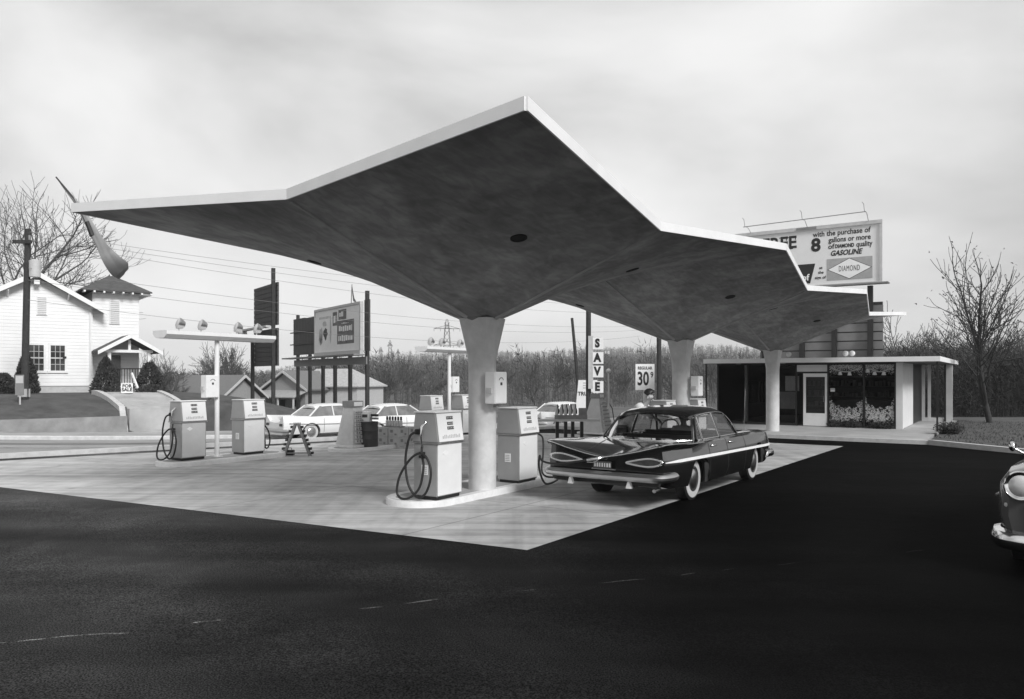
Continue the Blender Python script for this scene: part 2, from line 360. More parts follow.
kerbL = [st(-60, 0), st(60, 0)]
lot = [st(-45, -.02), st(22, -.02), c3(-9.0, 2.0), c3(-6, -1.0), c3(4.92, -1.0), c3(7.06, -2.78), c3(26, -19), (60, -5), (60, -40), (-60, -40)]
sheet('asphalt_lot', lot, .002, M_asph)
def strip_sheet(name, o0, o1, t0, t1, lift, m):
    mb = MB(); nt, no = 90, max(2, int((o1 - o0) / .8))
    for i in range(nt + 1):
        for j in range(no + 1):
            x, y = st(t0 + (t1 - t0) * (i / nt), o0 + (o1 - o0) * j / no); mb.v.append((x, y, gz(x, y) - drop(x, y) + lift))
    for i in range(nt):
        for j in range(no): a = i * (no + 1) + j; mb.f.append((a, a + no + 1, a + no + 2, a + 1))
    return struct(name, mb, m, recalc=True)
pad = [(.17, 8.685), (9.86, 23.0), c3(-7.0, -3.4), st(15.5, -.8), st(-1.6, -.8), (-13.2, 15.85)]
sheet('concrete_pad', pad, .008, M_pad)
strip_sheet('street', .15, 8.3, -60, 75, -.012, M_road)
strip_sheet('verge', 8.6, 13.2, -60, 60, .02, M_gravel)
M_line = mat('road paint', .5, .8, amt=.3, scale=3)
for o, wd in ((4.0, .12), (4.32, .12)):
    strip_sheet('road_marking', o, o + wd, -60, 75, -.004, M_line)
M_oil = mat('oiled lane', .17, .8, amt=.3, scale=.5)
strip_sheet('road_lane', .7, 1.8, -60, 75, -.006, M_oil)
strip_sheet('road_lane', 5.6, 6.5, -60, 75, -.006, M_oil)
def kerb(name, pts, w, h, m, drop=.3):
    mb = MB()
    for (ax, ay), (bx, by) in zip(pts[:-1], pts[1:]):
        d = Vector((bx - ax, by - ay)).normalized(); nx, ny = -d.y * w, d.x * w
        q = [(ax, ay), (bx, by), (bx + nx, by + ny), (ax + nx, ay + ny)]
        mb.add([(x, y, gz(x, y) - drop) for x, y in q] + [(x, y, gz(x, y) + h) for x, y in q], [(0, 3, 2, 1), (4, 5, 6, 7), (0, 1, 5, 4), (1, 2, 6, 5), (2, 3, 7, 6), (3, 0, 4, 7)])
    return struct(name, mb, m, recalc=True)
kerb('kerb', [st(-60, -.15), st(30, -.15)], .3, .11, M_kerb)
mb = MB(); nt = 90
for i in range(nt + 1):
    for o_, l_ in ((8.28, -.3), (8.28, .09), (8.31, .12), (8.62, .12), (8.62, -.3)): x, y = st(-60 + 135 * i / nt, o_); mb.v.append((x, y, gz(x, y) - drop(x, y) + l_))
for i in range(nt):
    for j in range(4): a = i * 5 + j; mb.f.append((a, a + 5, a + 6, a + 1))
struct('kerb', mb, M_kerb, recalc=True)
# the office walk behind its kerb, grass to the right of it
WZ = .0
mb = MB(); wk = [c3(-9, -.82), c3(4.8, -.82), c3(4.95, 13.5), c3(-9, 13.5)]
mb.prism([(x, y) for x, y in reversed(wk)], -.4, WZ); struct('walkway', mb, M_walk, recalc=True)
def kerbz(name, pts, w, z, m):
    mb = MB()
    for (ax, ay), (bx, by) in zip(pts[:-1], pts[1:]):
        d = Vector((bx - ax, by - ay)).normalized(); nx, ny = -d.y * w, d.x * w
        mb.prism([(ax, ay), (bx, by), (bx + nx, by + ny), (ax + nx, ay + ny)], -.6, z)
    return struct(name, mb, m, recalc=True)
kerbz('kerb', [c3(-9, -1.02), c3(4.93, -1.02)], .2, .006, M_kerb)
kerbz('kerb', [c3(4.94, -1.02), c3(7.06, -2.8), c3(26, -19)], .2, .03, M_kerb)
mb = MB(); gp = [c3(4.97, -.75), c3(7.2, -2.6), c3(26, -18.7), (48, 20), (45, 37), (20.0, 37.5), c3(4.97, 12)]
mb.add([(x, y, .0 + .012 * max(0, i > 2)) for i, (x, y) in enumerate(gp)], [tuple(range(len(gp)))]); struct('lawn', mb, M_lawn, recalc=True)
# ---------------------------------------------------------------- concrete umbrella canopies
KS = 1.028; CP = Vector((-.482, 12.56, 0)); C1 = CP * KS; SP = 8.8 * KS
zP, zA, zB, zC = [CAMH + (z - CAMH) * KS for z in (4.357, 4.177, 4.079, 2.86)]
M_hole = mat('recess black', .006, .9)
ul = ['nearest concrete umbrella canopy, its thick column standing between two pumps beside the black car',
      'middle concrete umbrella canopy between the nearest one and the one at the office',
      'far concrete umbrella canopy with its column standing on the office walk']
for k in range(3):
    c = C1 + U * (SP * k)
    t = thing('concrete_umbrella_canopy', ul[k], 'canopy', (c.x, c.y, 0), -TH, 'concrete umbrella canopies over the pumps')
    yn, yf = (-4.4 - .19) * KS, (4.4 - .19) * KS
    if k > 0: yn += .006
    if k < 2: yf -= .006
    near = (0, -3.99 * KS, zA) if k == 0 else (0, yn, zA - .03)
    far = (0, 3.62 * KS, zA) if k == 2 else (0, yf, zA - .03)
    shell = MB(); nn = 24; TK = .1
    ctr = Vector((0, -.05, zC + .02))
    for sx_ in (-1, 1):
        for e in (near, far):
            cy = yn if e is near else yf
            P = Vector((3.74 * KS * sx_, cy, zP)); B = Vector((3.14 * KS * sx_, -.19, zB)); A = Vector(e)
            flip = (sx_ > 0) == (e is far)
            for dz, inv in ((-TK, True), (0, False)):
                vs = []
                for i in range(nn + 1):
                    for j in range(nn + 1):
                        s, q = i / nn, j / nn
                        p = ctr * ((1 - s) * (1 - q)) + B * (s * (1 - q)) + A * ((1 - s) * q) + P * (s * q)
                        vs.append((p.x, p.y, p.z + dz))
                fs = []
                for i in range(nn):
                    for j in range(nn):
                        f = (i * (nn + 1) + j, (i + 1) * (nn + 1) + j, (i + 1) * (nn + 1) + j + 1, i * (nn + 1) + j + 1)
                        fs.append(f if flip != inv else tuple(reversed(f)))
                shell.add(vs, fs)
            for a, b in ((B, P), (P, A)):      # rim faces
                shell.add([(a.x, a.y, a.z - TK), (b.x, b.y, b.z - TK), tuple(b), tuple(a)], [(0, 1, 2, 3)])
            # recessed drain in the middle of each quadrant
            s, q = .56, .41
            p = ctr * ((1 - s) * (1 - q)) + B * (s * (1 - q)) + A * ((1 - s) * q) + P * (s * q)
            du = (B - ctr) * (1 - q) + (P - A) * q; dv = (A - ctr) * (1 - s) + (P - B) * s
            nrm = du.cross(dv).normalized(); nrm = -nrm if nrm.z > 0 else nrm
            pp = p + Vector((0, 0, -TK)); rot = nrm.to_track_quat('Z', 'Y').to_matrix().to_4x4(); mtx = Matrix.Translation(pp) @ rot
            h = MB().lathe([(.115, -.05), (.115, .012), (.09, .014), (.09, .006)], 24, mtx); hole = h.build('light_recess', M_hole, t, smooth=40)
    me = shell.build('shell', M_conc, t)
    bm = bmesh.new(); bm.from_mesh(me.data); bmesh.ops.remove_doubles(bm, verts=bm.verts, dist=.0008); bm.to_mesh(bm_me := me.data); bm.free()
    me.data.shade_smooth(); me.data.set_sharp_from_angle(angle=R(2.6))
    # painted fascia on the free edges
    WB, WP = 3.14 * KS, 3.74 * KS
    edges = [((WB, -.19, zB), (WP, yn, zP)), ((WB, -.19, zB), (WP, yf, zP)), ((-WB, -.19, zB), (-WP, yn, zP)), ((-WB, -.19, zB), (-WP, yf, zP))]
    if k == 0: edges += [((WP, yn, zP), near), ((-WP, yn, zP), near)]
    if k == 2: edges += [((WP, yf, zP), far), ((-WP, yf, zP), far)]
    for e_ in ((WB, -.19, zB), (-WB, -.19, zB), near, far):      # trowelled ridge along each fold
        e_ = Vector(e_); d_ = Vector((0, 0, -TK - .004)); q_ = ctr.lerp(e_, .10) + d_; MB().tube([q_, ctr.lerp(e_, .5) + d_, e_ + d_ + (ctr - e_).normalized() * .05], [.034, .026, .016], 8).build('ridge', mat('ridge concrete', .36, .8, amt=.1), t, smooth=60)
    for a, b in edges:
        fm = MB(); a, b = Vector(a), Vector(b); d = (b - a); d.z = 0; d.normalize(); n = Vector((d.y, -d.x, 0))
        if n.dot((a + b) / 2) < 0: n = -n
        n = n * .022; i_ = n * .05
        lo, hi = Vector((0, 0, -TK - .008)), Vector((0, 0, .02)); ext = d * .012
        a2, b2 = a - ext * 0, b + ext * 0
        q = [a2 + i_ + lo, b2 + i_ + lo, b2 + n + lo, a2 + n + lo, a2 + i_ + hi, b2 + i_ + hi, b2 + n + hi, a2 + n + hi]
        fm.add(q, [(0, 3, 2, 1), (4, 5, 6, 7), (0, 1, 5, 4), (1, 2, 6, 5), (2, 3, 7, 6), (3, 0, 4, 7)])
        fm.build('fascia', M_fascia, t, recalc=True)
    # column: round shaft flaring to a squared head
    col = MB(); n = 40; rows = [(-.3, 0), (0, 0), (1.0, 0), (2.24, 0), (2.27, .04), (2.45, .30), (2.7, .66), (2.93, 1)]
    for z, m_ in rows:
        for i in range(n):
            a = 2 * math.pi * i / n; ca, sa = math.cos(a), math.sin(a)
            sq = .275 / max(abs(ca), abs(sa)); sq = min(sq, .275 * 1.36)
            r_ = .232 * (1 - m_) + (sq + .02) * m_; col.v.append((r_ * ca, r_ * sa, z))
    for j in range(len(rows) - 1):
        for i in range(n): a = j * n + i; b = j * n + (i + 1) % n; col.f.append((a, b, b + n, a + n))
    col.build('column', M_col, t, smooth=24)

# ---------------------------------------------------------------- pump islands
def island(name, label, c, hw, hl, h, group, rz=-TH):
    t = thing(name, label, 'island', (c[0], c[1], gz(c[0], c[1])), rz, group)
    def outline(w, l, n=14):
        p = []
        for i in range(n + 1): a = math.pi * i / n; p.append((w * math.cos(a), l - w + w * math.sin(a)))
        for i in range(n + 1): a = math.pi + math.pi * i / n; p.append((w * math.cos(a), -(l - w) + w * math.sin(a)))
        return p
    o, i_ = outline(hw, hl), outline(hw - .15, hl - .15); m = len(o); k = MB()
    oz = [(x * .985, y * .995) for x, y in o]
    rows = [[(x, y, -.2) for x, y in o], [(x, y, h - .03) for x, y in o], [(x, y, h) for x, y in oz], [(x, y, h) for x, y in i_], [(x, y, -.2) for x, y in i_]]
    for r_ in rows: k.v += r_
    for j in range(4):
        for q in range(m): a = j * m + q; b = j * m + (q + 1) % m; k.f.append((a, b, b + m, a + m))
    k.build('kerb_rim', M_kerbw, t, smooth=40)
    MB().prism(i_, -.2, h - .004).build('slab', M_isl, t); return t
IG = 'raised pump islands with white kerbs'
IH = .115
def loc(base, r, u): p = Vector((base[0], base[1], 0)) + RR * r + U * u; return (p.x, p.y)
def onz(p, h=0.0): return (p[0], p[1], gz(p[0], p[1]) + h)
island('pump_island', 'pump island under the nearest canopy column, beside the black car', loc(CP, -.5, .40), .56, 1.88, IH, IG)
LP1 = Vector((-6.90, 18.08, 0)); LP2 = LP1 + U * 8.8
island('pump_island', 'pump island at far left with the tall lamp standard nearest the white house', (LP1 + U * .2)[:2], .52, 1.66, IH, IG)
island('pump_island', 'pump island behind the near column, carrying the second lamp standard', (LP2 + U * .12)[:2], .52, 1.72, IH, IG)
C2 = C1 + U * SP + RR * .2 - U * .3
island('pump_island', 'pump island around the second canopy column, hidden behind the black car', loc(C2, -.32, .0), .52, 2.4, IH, IG)

# ---------------------------------------------------------------- fuel pumps
def pump_parts(t, body_m, side_m, hose='loops'):
    # local +x is the dial face, local y runs along the island
    w, d, H = .31, .23, 1.31
    MB().box(-d + .03, d - .03, -w + .03, w - .03, 0, .05).build('plinth', M_black, t)
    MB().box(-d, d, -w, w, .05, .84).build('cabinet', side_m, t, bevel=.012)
    MB().box(d - .002, d + .012, -w + .006, w - .03, .065, .835).build('front_panel', body_m, t, bevel=.005)
    hd = MB(); a, b = d + .035, d - .03
    hd.extr([(-a, 0, .86), (a, 0, .86), (b, 0, H), (-b, 0, H)], (0, -w - .006, 0), (0, w + .006, 0))
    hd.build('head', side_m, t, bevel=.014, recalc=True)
    MB().box(-d - .03, d + .03, -w - .012, w + .012, .838, .862).build('trim_band', M_chromed, t)
    MB().box(-b - .012, b + .012, -w - .02, w + .02, H - .002, H + .018).build('top_cap', M_pumpw, t, bevel=.006)
    sl = math.atan2(a - b, H - .86)
    for sgn in (1,):
        f = MB(); tilt = Matrix.Translation((a, 0, .86)) @ Matrix.Rotation(-sl, 4, 'Y')
        f.box(-.004, .006, -w + .012, w - .012, .015, .44, tilt); fp = f.build('dial_face', M_pumpw, t)
        g = MB()
        for zz, wd in ((.37, .085), (.285, .075), (.215, .085)):
            g.box(.0062, .013, -wd * .9, wd * .9, zz - .023, zz + .023, tilt)
        g.build('counter_window', M_dark, fp)
        n_ = MB()
        for zz, wd in ((.37, .06), (.285, .05), (.215, .06)):
            for q in range(4): y = -wd + q * wd * 2 / 3; n_.box(.0131, .015, y - .008, y + .008, zz - .011, zz + .011, tilt)
        n_.build('counter_digits', M_lgrey, fp)
        l_ = MB(); rnd = random.Random(3)
        for q in range(11):
            y = -.2 + q * .04; l_.box(.0062, .0085, y - .013, y + .013, .06, .06 + rnd.choice([.04, .05, .055]), tilt)
        l_.build('grade_plate', M_lgrey, fp)
    e = MB(); xx = d + .0125
    e.extr([(0, -.075, 0), (0, 0, -.045), (0, .075, 0), (0, 0, .045)], (xx, -.12, .70), (xx + .004, -.12, .70)); e.build('diamond_emblem', M_white, t, recalc=True)
    MB().box(-.07, .05, -w - .006, -w + .001, .37, .52).build('notice', M_white, t)
    q = MB()
    for i in range(4): q.box(-.055, .035, -w - .0085, -w - .0062, .395 + i * .03, .402 + i * .03)
    q.build('notice_lines', M_grey, t)
    if hose == 'loops':
        y0 = -w - .05
        MB().box(-.16, -.08, y0 - .02, -w, .98, 1.06).build('nozzle_boot', M_black, t, bevel=.01)
        MB().tube([(.02, -w - .012, 1.17), (.0, y0 - .03, 1.10), (-.01, y0 - .035, .95), (0, y0 - .03, .8)], [.02, .022, .017, .012], 8).build('nozzle', M_chrome, t, smooth=50)
        q = MB()
        for i in range(2):
            for j in range(2): q.box(-.12 + i * .07, -.07 + i * .07, -w - .01, -w + .001, .62 + j * .055, .66 + j * .055)
        q.build('hose_bracket', M_black, t)
        path = [(-.12, y0 - .01, 1.02), (-.20, y0 - .06, .96), (-.25, y0 - .09, .75), (-.26, y0 - .1, .5), (-.2, y0 - .1, .22), (-.05, y0 - .09, .05), (.1, y0 - .08, .1),
                (.2, y0 - .08, .3), (.2, y0 - .07, .5), (.1, y0 - .06, .66), (-.04, y0 - .07, .7), (-.2, y0 - .1, .58), (-.34, y0 - .14, .35), (-.38, y0 - .16, .12), (-.3, y0 - .16, .02), (-.15, y0 - .12, .04), (.0, y0 - .08, .2), (.05, y0 - .05, .5), (-.0, y0 - .03, .68), (-.02, y0, .82)]
        MB().tube(smoothp(path, 6), .0185, 8).build('hose', M_rubber, t, smooth=60)
    elif hose == 'back':
        y0 = w + .05
        MB().box(-.1, -.02, w, y0 + .02, .98, 1.06).build('nozzle_boot', M_black, t, bevel=.01)
        path = [(-.04, y0, 1.0), (.0, y0 + .05, .9), (.02, y0 + .07, .6), (.04, y0 + .1, .3), (.03, y0 + .12, .12), (0, y0 + .22, .1), (-.02, y0 + .3, .25), (-.02, y0 + .26, .5), (-.02, y0 + .12, .68), (0, y0, .72)]
        MB().tube(smoothp(path, 6), .0185, 8).build('hose', M_rubber, t, smooth=60)
        MB().tube([(0, w, .8), (0, y0 + .03, .78), (0, y0 + .04, .62)], .02, 8).build('nozzle', M_chrome, t, smooth=50)
def smoothp(pts, n):
    pts = [Vector(p) for p in pts]; out = []
    for i in range(len(pts) - 1):
        p0, p1, p2, p3 = pts[max(i - 1, 0)], pts[i], pts[i + 1], pts[min(i + 2, len(pts) - 1)]
        for k in range(n):
            t = k / n; out.append(.5 * ((2 * p1) + (p2 - p0) * t + (2 * p0 - 5 * p1 + 4 * p2 - p3) * t * t + (3 * p1 - p0 - 3 * p2 + p3) * t ** 3))
    out.append(pts[-1]); return out
PG = 'white gasoline pumps on the islands'
def pump(label, p, hose, bm=M_pump, sm=M_pumpshade):
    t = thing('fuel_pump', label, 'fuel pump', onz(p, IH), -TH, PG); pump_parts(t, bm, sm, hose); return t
pA = loc(CP, -.21, -.88); pB = loc(CP, -.22, 1.40)
pump('nearest gasoline pump with its black hose looped on its side, left of the thick column', pA, 'loops')
p2 = pump('gasoline pump right of the thick near column, its hose reaching to the black car', pB, 'none', M_pumpw)
pump('gasoline pump at far left with looped hose, left of the lamp standard', loc(LP1, -.05, -.72), 'loops', mat('pump grey enamel', .58, .3, amt=.05, scale=5, coat=.3))
pump('gasoline pump right of the left lamp standard, hose hanging on its far side', loc(LP1, -.05, .92), 'back', M_pumpw)
pump('gasoline pump half hidden just behind the nearest pump', loc(LP2, -.05, -.86), 'back')
pump('gasoline pump mostly hidden behind the thick near column, by the second lamp standard', loc(LP2, -.05, .80), 'back')
pump('gasoline pump whose top shows above the car roof, left of the second column', loc(C2, -.2, -.93), 'back')
pump('gasoline pump whose top shows above the car roof, right of the second column', loc(C2, -.2, 1.3), 'back')

# towel and meter boxes
def wall_box(name, label, loc_, rz, w=.34, d=.2, h=.52):
    t = thing(name, label, 'service box', loc_, rz, 'white service boxes on columns and lamp standards')
    MB().box(-d / 2, d / 2, -w / 2, w / 2, 0, h).build('case', M_pumpw, t, bevel=.008)
    MB().box(d / 2 - .001, d / 2 + .006, -w / 2 + .012, w / 2 - .012, .012, h - .012).build('door', M_white, t)
    g = MB(); cz = h * .72
    for i in range(7):
        a = R(20 + i * 140 / 6); g.box(d / 2 + .0062, d / 2 + .009, math.cos(a) * .06 - .008, math.cos(a) * .06 + .008, cz + math.sin(a) * .05 - .008, cz + math.sin(a) * .05 + .008)
    g.box(d / 2 + .0062, d / 2 + .012, -.025, .025, h * .58, h * .67).build('dial', M_dark, t)
    MB().box(-.05, .05, -w / 2 - .04, -w / 2, h * .32, h * .5).build('latch', M_lgrey, t)
    MB().box(-.03, .03, -.03, .03, -.06, 0).build('bracket', M_grey, t); return t
p = loc(CP, .13, .20); wall_box('service_box', 'white box with a dial fixed to the thick near column above a pump', (p[0], p[1], 1.52), -TH)
p = loc(C2, .22, .33); wall_box('service_box', 'white box on the second canopy column above the car roof', (p[0], p[1], 1.46), -TH)

# lamp standards: post with a long horizontal trough and four round floodlights
def lamp_std(label, p):
    t = thing('lamp_standard', label, 'street lamp', onz(p, IH), -TH, 'lamp standards on the left hand islands')
    MB().tube([(0, 0, 0), (0, 0, 2.72)], .055, 14).build('post', M_white, t, smooth=40)
    MB().box(-.10, .10, -.09, .09, 0, .02).build('base_plate', M_white, t)
    b = MB(); b.extr([(-.16, 0, 2.72), (.16, 0, 2.72), (.26, 0, 2.80), (.26, 0, 2.88), (-.26, 0, 2.88), (-.26, 0, 2.80)], (0, -1.44, 0), (0, 1.50, 0))
    b.build('lamp_trough', M_white, t, recalc=True)
    MB().box(-.14, .14, -1.38, 1.42, 2.715, 2.7195).build('tube_cover', M_lgrey, t)
    for y in (-.98, -.42, .55, 1.12):
        s = MB().tube([(0, y, 2.88), (0, y, 2.98)], .014, 8).build('floodlight', M_lgrey, t)
        rot = Matrix.Translation((0, y, 3.06)) @ Matrix.Rotation(R(70), 4, 'X') @ Matrix.Rotation(R(-20), 4, 'Y')
        MB().lathe([(.02, -.14), (.08, -.12), (.125, -.03), (.13, .02)], 18, rot).build('shade', M_chromed, s, smooth=40)
        MB().lathe([(.12, .021), (.09, .045), (.03, .06)], 18, rot).build('lens', M_lgrey, s, smooth=60)
    return t
lamp_std('left lamp standard with four round floodlights, standing between the far left pumps', (LP1.x, LP1.y))
lamp_std('second lamp standard with its trough partly behind the thick near column', (LP2.x, LP2.y))
p = loc(LP1, .02, -.20); wall_box('service_box', 'white box on the left lamp standard beside the two far left pumps', (p[0], p[1], 1.48), -TH)
p = loc(LP2, .02, .22); wall_box('service_box', 'white box on the second lamp standard just left of the thick near column', (p[0], p[1], 1.45), -TH)
# ---------------------------------------------------------------- the black finned car
CARX, CARY = 2.216, 12.98; CRZ = R(54.97); ch = Vector((.574, .819, 0)); cl = Vector((-.819, .574, 0))
car = thing('car', 'black finned four door car with white side spear being filled at the near column', 'car', (CARX, CARY, gz(CARX, CARY)), CRZ)
def low(y7, z7, y8, z8, y9, z9, y10, z10, zb): return [(y7, z7), (y8, z8), (y9, z9), (y10, z10), (y10 - .08, zb), (0, zb)]
ST = [
 (-1.40, [(0, .775), (.3, .825), (.62, .895), (.88, .965), (.985, .985), (1.0, .97), (.95, .885)] + low(.965, .77, .985, .66, .965, .5, .92, .37, .35)),
 (-1.15, [(0, .83), (.3, .855), (.62, .905), (.89, .965), (.99, .98), (1.003, .965), (.953, .88)] + low(.98, .77, 1.0, .66, .985, .48, .94, .32, .30)),
 (-.70, [(0, .895), (.3, .905), (.62, .925), (.88, .96), (.98, .96), (.992, .945), (.955, .87)] + low(.988, .76, 1.005, .66, .995, .45, .945, .29, .27)),
 (-.15, [(0, .93), (.3, .93), (.6, .935), (.86, .95), (.955, .935), (.968, .92), (.96, .855)] + low(.99, .75, 1.005, .66, .998, .43, .95, .27, .25)),
 (.50, [(0, .935), (.3, .935), (.66, .935), (.83, .945), (.93, .925), (.95, .908), (.963, .845)] + low(.99, .74, 1.004, .65, .998, .42, .95, .26, .24)),
 (.56, [(0, .45), (.3, .45), (.72, .46), (.80, .944), (.927, .924), (.948, .906), (.963, .845)] + low(.99, .74, 1.004, .65, .998, .42, .95, .26, .24)),
 (1.40, [(0, .45), (.3, .45), (.72, .46), (.80, .94), (.92, .92), (.942, .90), (.96, .84)] + low(.988, .74, 1.0, .65, .995, .42, .95, .26, .24)),
 (2.20, [(0, .45), (.3, .45), (.72, .46), (.80, .94), (.91, .92), (.935, .90), (.957, .84)] + low(.985, .74, .998, .65, .99, .42, .95, .26, .24)),
 (2.26, [(0, .95), (.3, .95), (.66, .945), (.80, .94), (.91, .92), (.935, .90), (.957, .84)] + low(.985, .74, .998, .65, .99, .42, .95, .26, .24)),
 (3.00, [(0, .955), (.3, .95), (.6, .93), (.80, .95), (.90, .935), (.93, .91), (.955, .84)] + low(.985, .73, .995, .64, .985, .43, .94, .28, .26)),
 (3.60, [(0, .915), (.3, .91), (.6, .90), (.78, .93), (.885, .915), (.915, .89), (.94, .82)] + low(.97, .71, .98, .62, .965, .46, .92, .32, .3)),
 (3.86, [(0, .84), (.3, .84), (.6, .84), (.74, .875), (.84, .86), (.88, .83), (.90, .77)] + low(.92, .68, .93, .6, .91, .48, .87, .38, .36)),
 (3.93, [(0, .80), (.3, .80), (.6, .80), (.70, .83), (.80, .82), (.84, .79), (.86, .74)] + low(.87, .66, .88, .6, .86, .5, .83, .42, .4))]
SX = [s for s, _ in ST]
def prof(s): return [(pchip(SX, [q[1][j][0] for q in ST], s), pchip(SX, [q[1][j][1] for q in ST], s)) for j in range(13)]
def side_y(s, z):
    p = prof(s)[5:12]
    for (y0, z0), (y1, z1) in zip(p[:-1], p[1:]):
        if z1 <= z <= z0: t = (z0 - z) / (z0 - z1 + 1e-9); return y0 + (y1 - y0) * t
    return p[-1][0]
body = loft(ST, 6).build('body', M_carp, car, recalc=True)
cut = MB()
for s in (0, 3.02):
    for sg in (-1, 1):
        pr = [(s + .405 * math.cos(R(a)), .66 * sg, .33 + .395 * math.sin(R(a))) for a in range(0, 360, 10)]
        cut.extr(pr, (0, 0, 0), (0, .5 * sg, 0))
co_ = cut.build('cutter', M_black, None, recalc=True); co_.parent = car
bo = body.modifiers.new('b', 'BOOLEAN'); bo.object = co_; bo.operation = 'DIFFERENCE'; bo.solver = 'EXACT'
me = ev_mesh(body); body.modifiers.clear(); body.data = me; D.objects.remove(co_)
me.shade_smooth(); me.set_sharp_from_angle(angle=R(28))
# gull wing lip overhanging the tail
p = prof(-1.40); lip = MB()
for sg in (-1, 1):
    top = [(y * sg, z) for y, z in p[:6]]; poly = top + [(y * sg * .97, z - .05) for y, z in reversed(p[:6])]
    lip.extr([(-1.40, y, z + .003) for y, z in poly], (.06, 0, 0), (-.07, 0, 0))
lip.build('tail_wing', M_carp, car, recalc=True, smooth=30)
for sg in (-1, 1):
    MB().tube([(-1.474, y * sg, z - .012) for y, z in p[:5]] + [(-1.40, 1.008 * sg, .985), (-1.0, 1.008 * sg, .975), (-.5, .995 * sg, .955)], .011, 8).build('wing_trim', M_chrome, car, smooth=60)
    # cat's eye tail lamps
    ring = []
    for i in range(28):
        a = 2 * math.pi * i / 28; x = math.cos(a); yy = .67 + .29 * x; h = .088 * math.sin(a) * (.62 + .38 * x) if x < .3 else .088 * math.sin(a) * .74
        ring.append((-1.415, yy * sg, .728 + h - .03 * (1 - x) * .5))
    lens = MB(); lens.extr(ring, (.02, 0, 0), (-.01, 0, 0)); lens.build('tail_lamp', mat('red lens', .06, .15, amt=.3, scale=20, coat=1), car, recalc=True)
    MB().tube(ring + [ring[0]], .022, 8, cap=False).build('tail_lamp_bezel', M_chrome, car, smooth=60)
    # white spear, seams, handles
    sp = MB(); N_ = 60; base = []
    for i in range(N_ + 1):
        s = -1.36 + 5.2 * i / N_; zc_ = .72 - .08 * i / N_; hh = .005 + .017 * min(1, i / 6)
        for dz in (hh, -hh): base.append((s, (side_y(s, zc_ + dz) + .012) * sg, zc_ + dz))
    inn = [(x, y - .03 * sg, z) for x, y, z in base]; nb = len(base)
    sp.add(base + inn, [(2 * i, 2 * i + 1, 2 * i + 3, 2 * i + 2) for i in range(N_)] + [(2 * i, 2 * i + 2, nb + 2 * i + 2, nb + 2 * i) for i in range(N_)] + [(2 * i + 1, nb + 2 * i + 1, nb + 2 * i + 3, 2 * i + 3) for i in range(N_)])
    sp.build('side_spear', M_white, car, recalc=True)
    se = MB()
    for s in (.42, 1.28, 2.22):
        se.tube([(s, (y + .0005) * sg, z) for y, z in prof(s)[4:11]], .005, 5)
    se.build('door_seam', M_black, car)
    for s in (.55, 1.42):
        hnd = MB(); hnd.tube([(s, side_y(s, .845) * sg, .845), (s + .02, (side_y(s, .845) + .035) * sg, .845), (s + .15, (side_y(s, .845) + .035) * sg, .84), (s + .17, side_y(s, .84) * sg, .84)], .012, 8)
        hnd.build('door_handle', M_chrome, car, smooth=60)
    MB().tube([(3.0, .80 * sg, .95), (3.0, .80 * sg, .951)], .01, 6)
# deck lid seam
MB().tube([(-1.39, .33, .835), (-1.1, .36, .868), (-.75, .42, .914), (-.42, .5, .934)], .004, 5).build('boot_seam', M_black, car)
MB().tube([(-1.39, -.33, .835), (-1.1, -.36, .868), (-.75, -.42, .914), (-.42, -.5, .934)], .004, 5).build('boot_seam', M_black, car)
# bumper
bm_ = MB(); sec = [(0, .43), (-.05, .44), (-.085, .475), (-.09, .51), (-.06, .545), (-.02, .56), (0, .555)]
path = [(1.0, -1.05), (1.02, -1.25), (.99, -1.42), (.9, -1.5), (.6, -1.535), (.2, -1.55)]; path = path + [(-y, s) for y, s in reversed(path)]
pts = smoothp([(s, y, 0) for y, s in path], 5); m_ = len(sec); vs_ = []; fs_ = []
for i, q in enumerate(pts):
    t = (pts[min(i + 1, len(pts) - 1)] - pts[max(i - 1, 0)]).normalized(); nrm = Vector((-t.y, t.x, 0)); nrm = nrm if nrm.dot(q - Vector((.3, 0, 0))) > 0 else -nrm
    for a, z in sec: v = q - nrm * a - nrm * .02; vs_.append((v.x, v.y, z))
for i in range(len(pts) - 1):
    for k in range(m_): a = i * m_ + k; b = i * m_ + (k + 1) % m_; fs_.append((a, b, b + m_, a + m_))
fs_ += [tuple(range(m_)), tuple(reversed(range((len(pts) - 1) * m_, len(pts) * m_)))]
bm_.add(vs_, fs_); bm_.build('rear_bumper', mat('bumper chrome', .68, .34, metal=1.0, amt=.05, scale=4), car, recalc=True, smooth=35)
for y in (-.48, .52):
    MB().extr([(-1.52, y - .045, .33), (-1.52, y + .045, .33), (-1.52, y + .015, .43), (-1.52, y - .015, .43)], (-.03, 0, 0), (.03, 0, 0)).build('bumper_guard', M_white, car, recalc=True)
MB().box(-1.4, -1.35, -.9, .9, .36, .46).build('valance', M_black, car)
pl = MB().box(-1.475, -1.465, -.155, .155, .585, .70).build('number_plate', M_dark, car)
g = MB(); rnd = random.Random(5)
for i, wd in enumerate([.02, .02, .014, .016, .014, .02, .018]):
    if wd: y = .125 - i * .042; g.box(-1.478, -1.4755, y - wd, y + wd * .4, .615, .675)
g.build('plate_characters', M_lgrey, pl)
MB().box(-1.44, -1.40, -.2, .2, .57, .585).build('plate_bracket', M_chromed, car)
MB().tube([(-1.3, -.86, .33), (-1.52, -.88, .32)], .028, 10).build('tail_pipe', M_chromed, car, smooth=60)
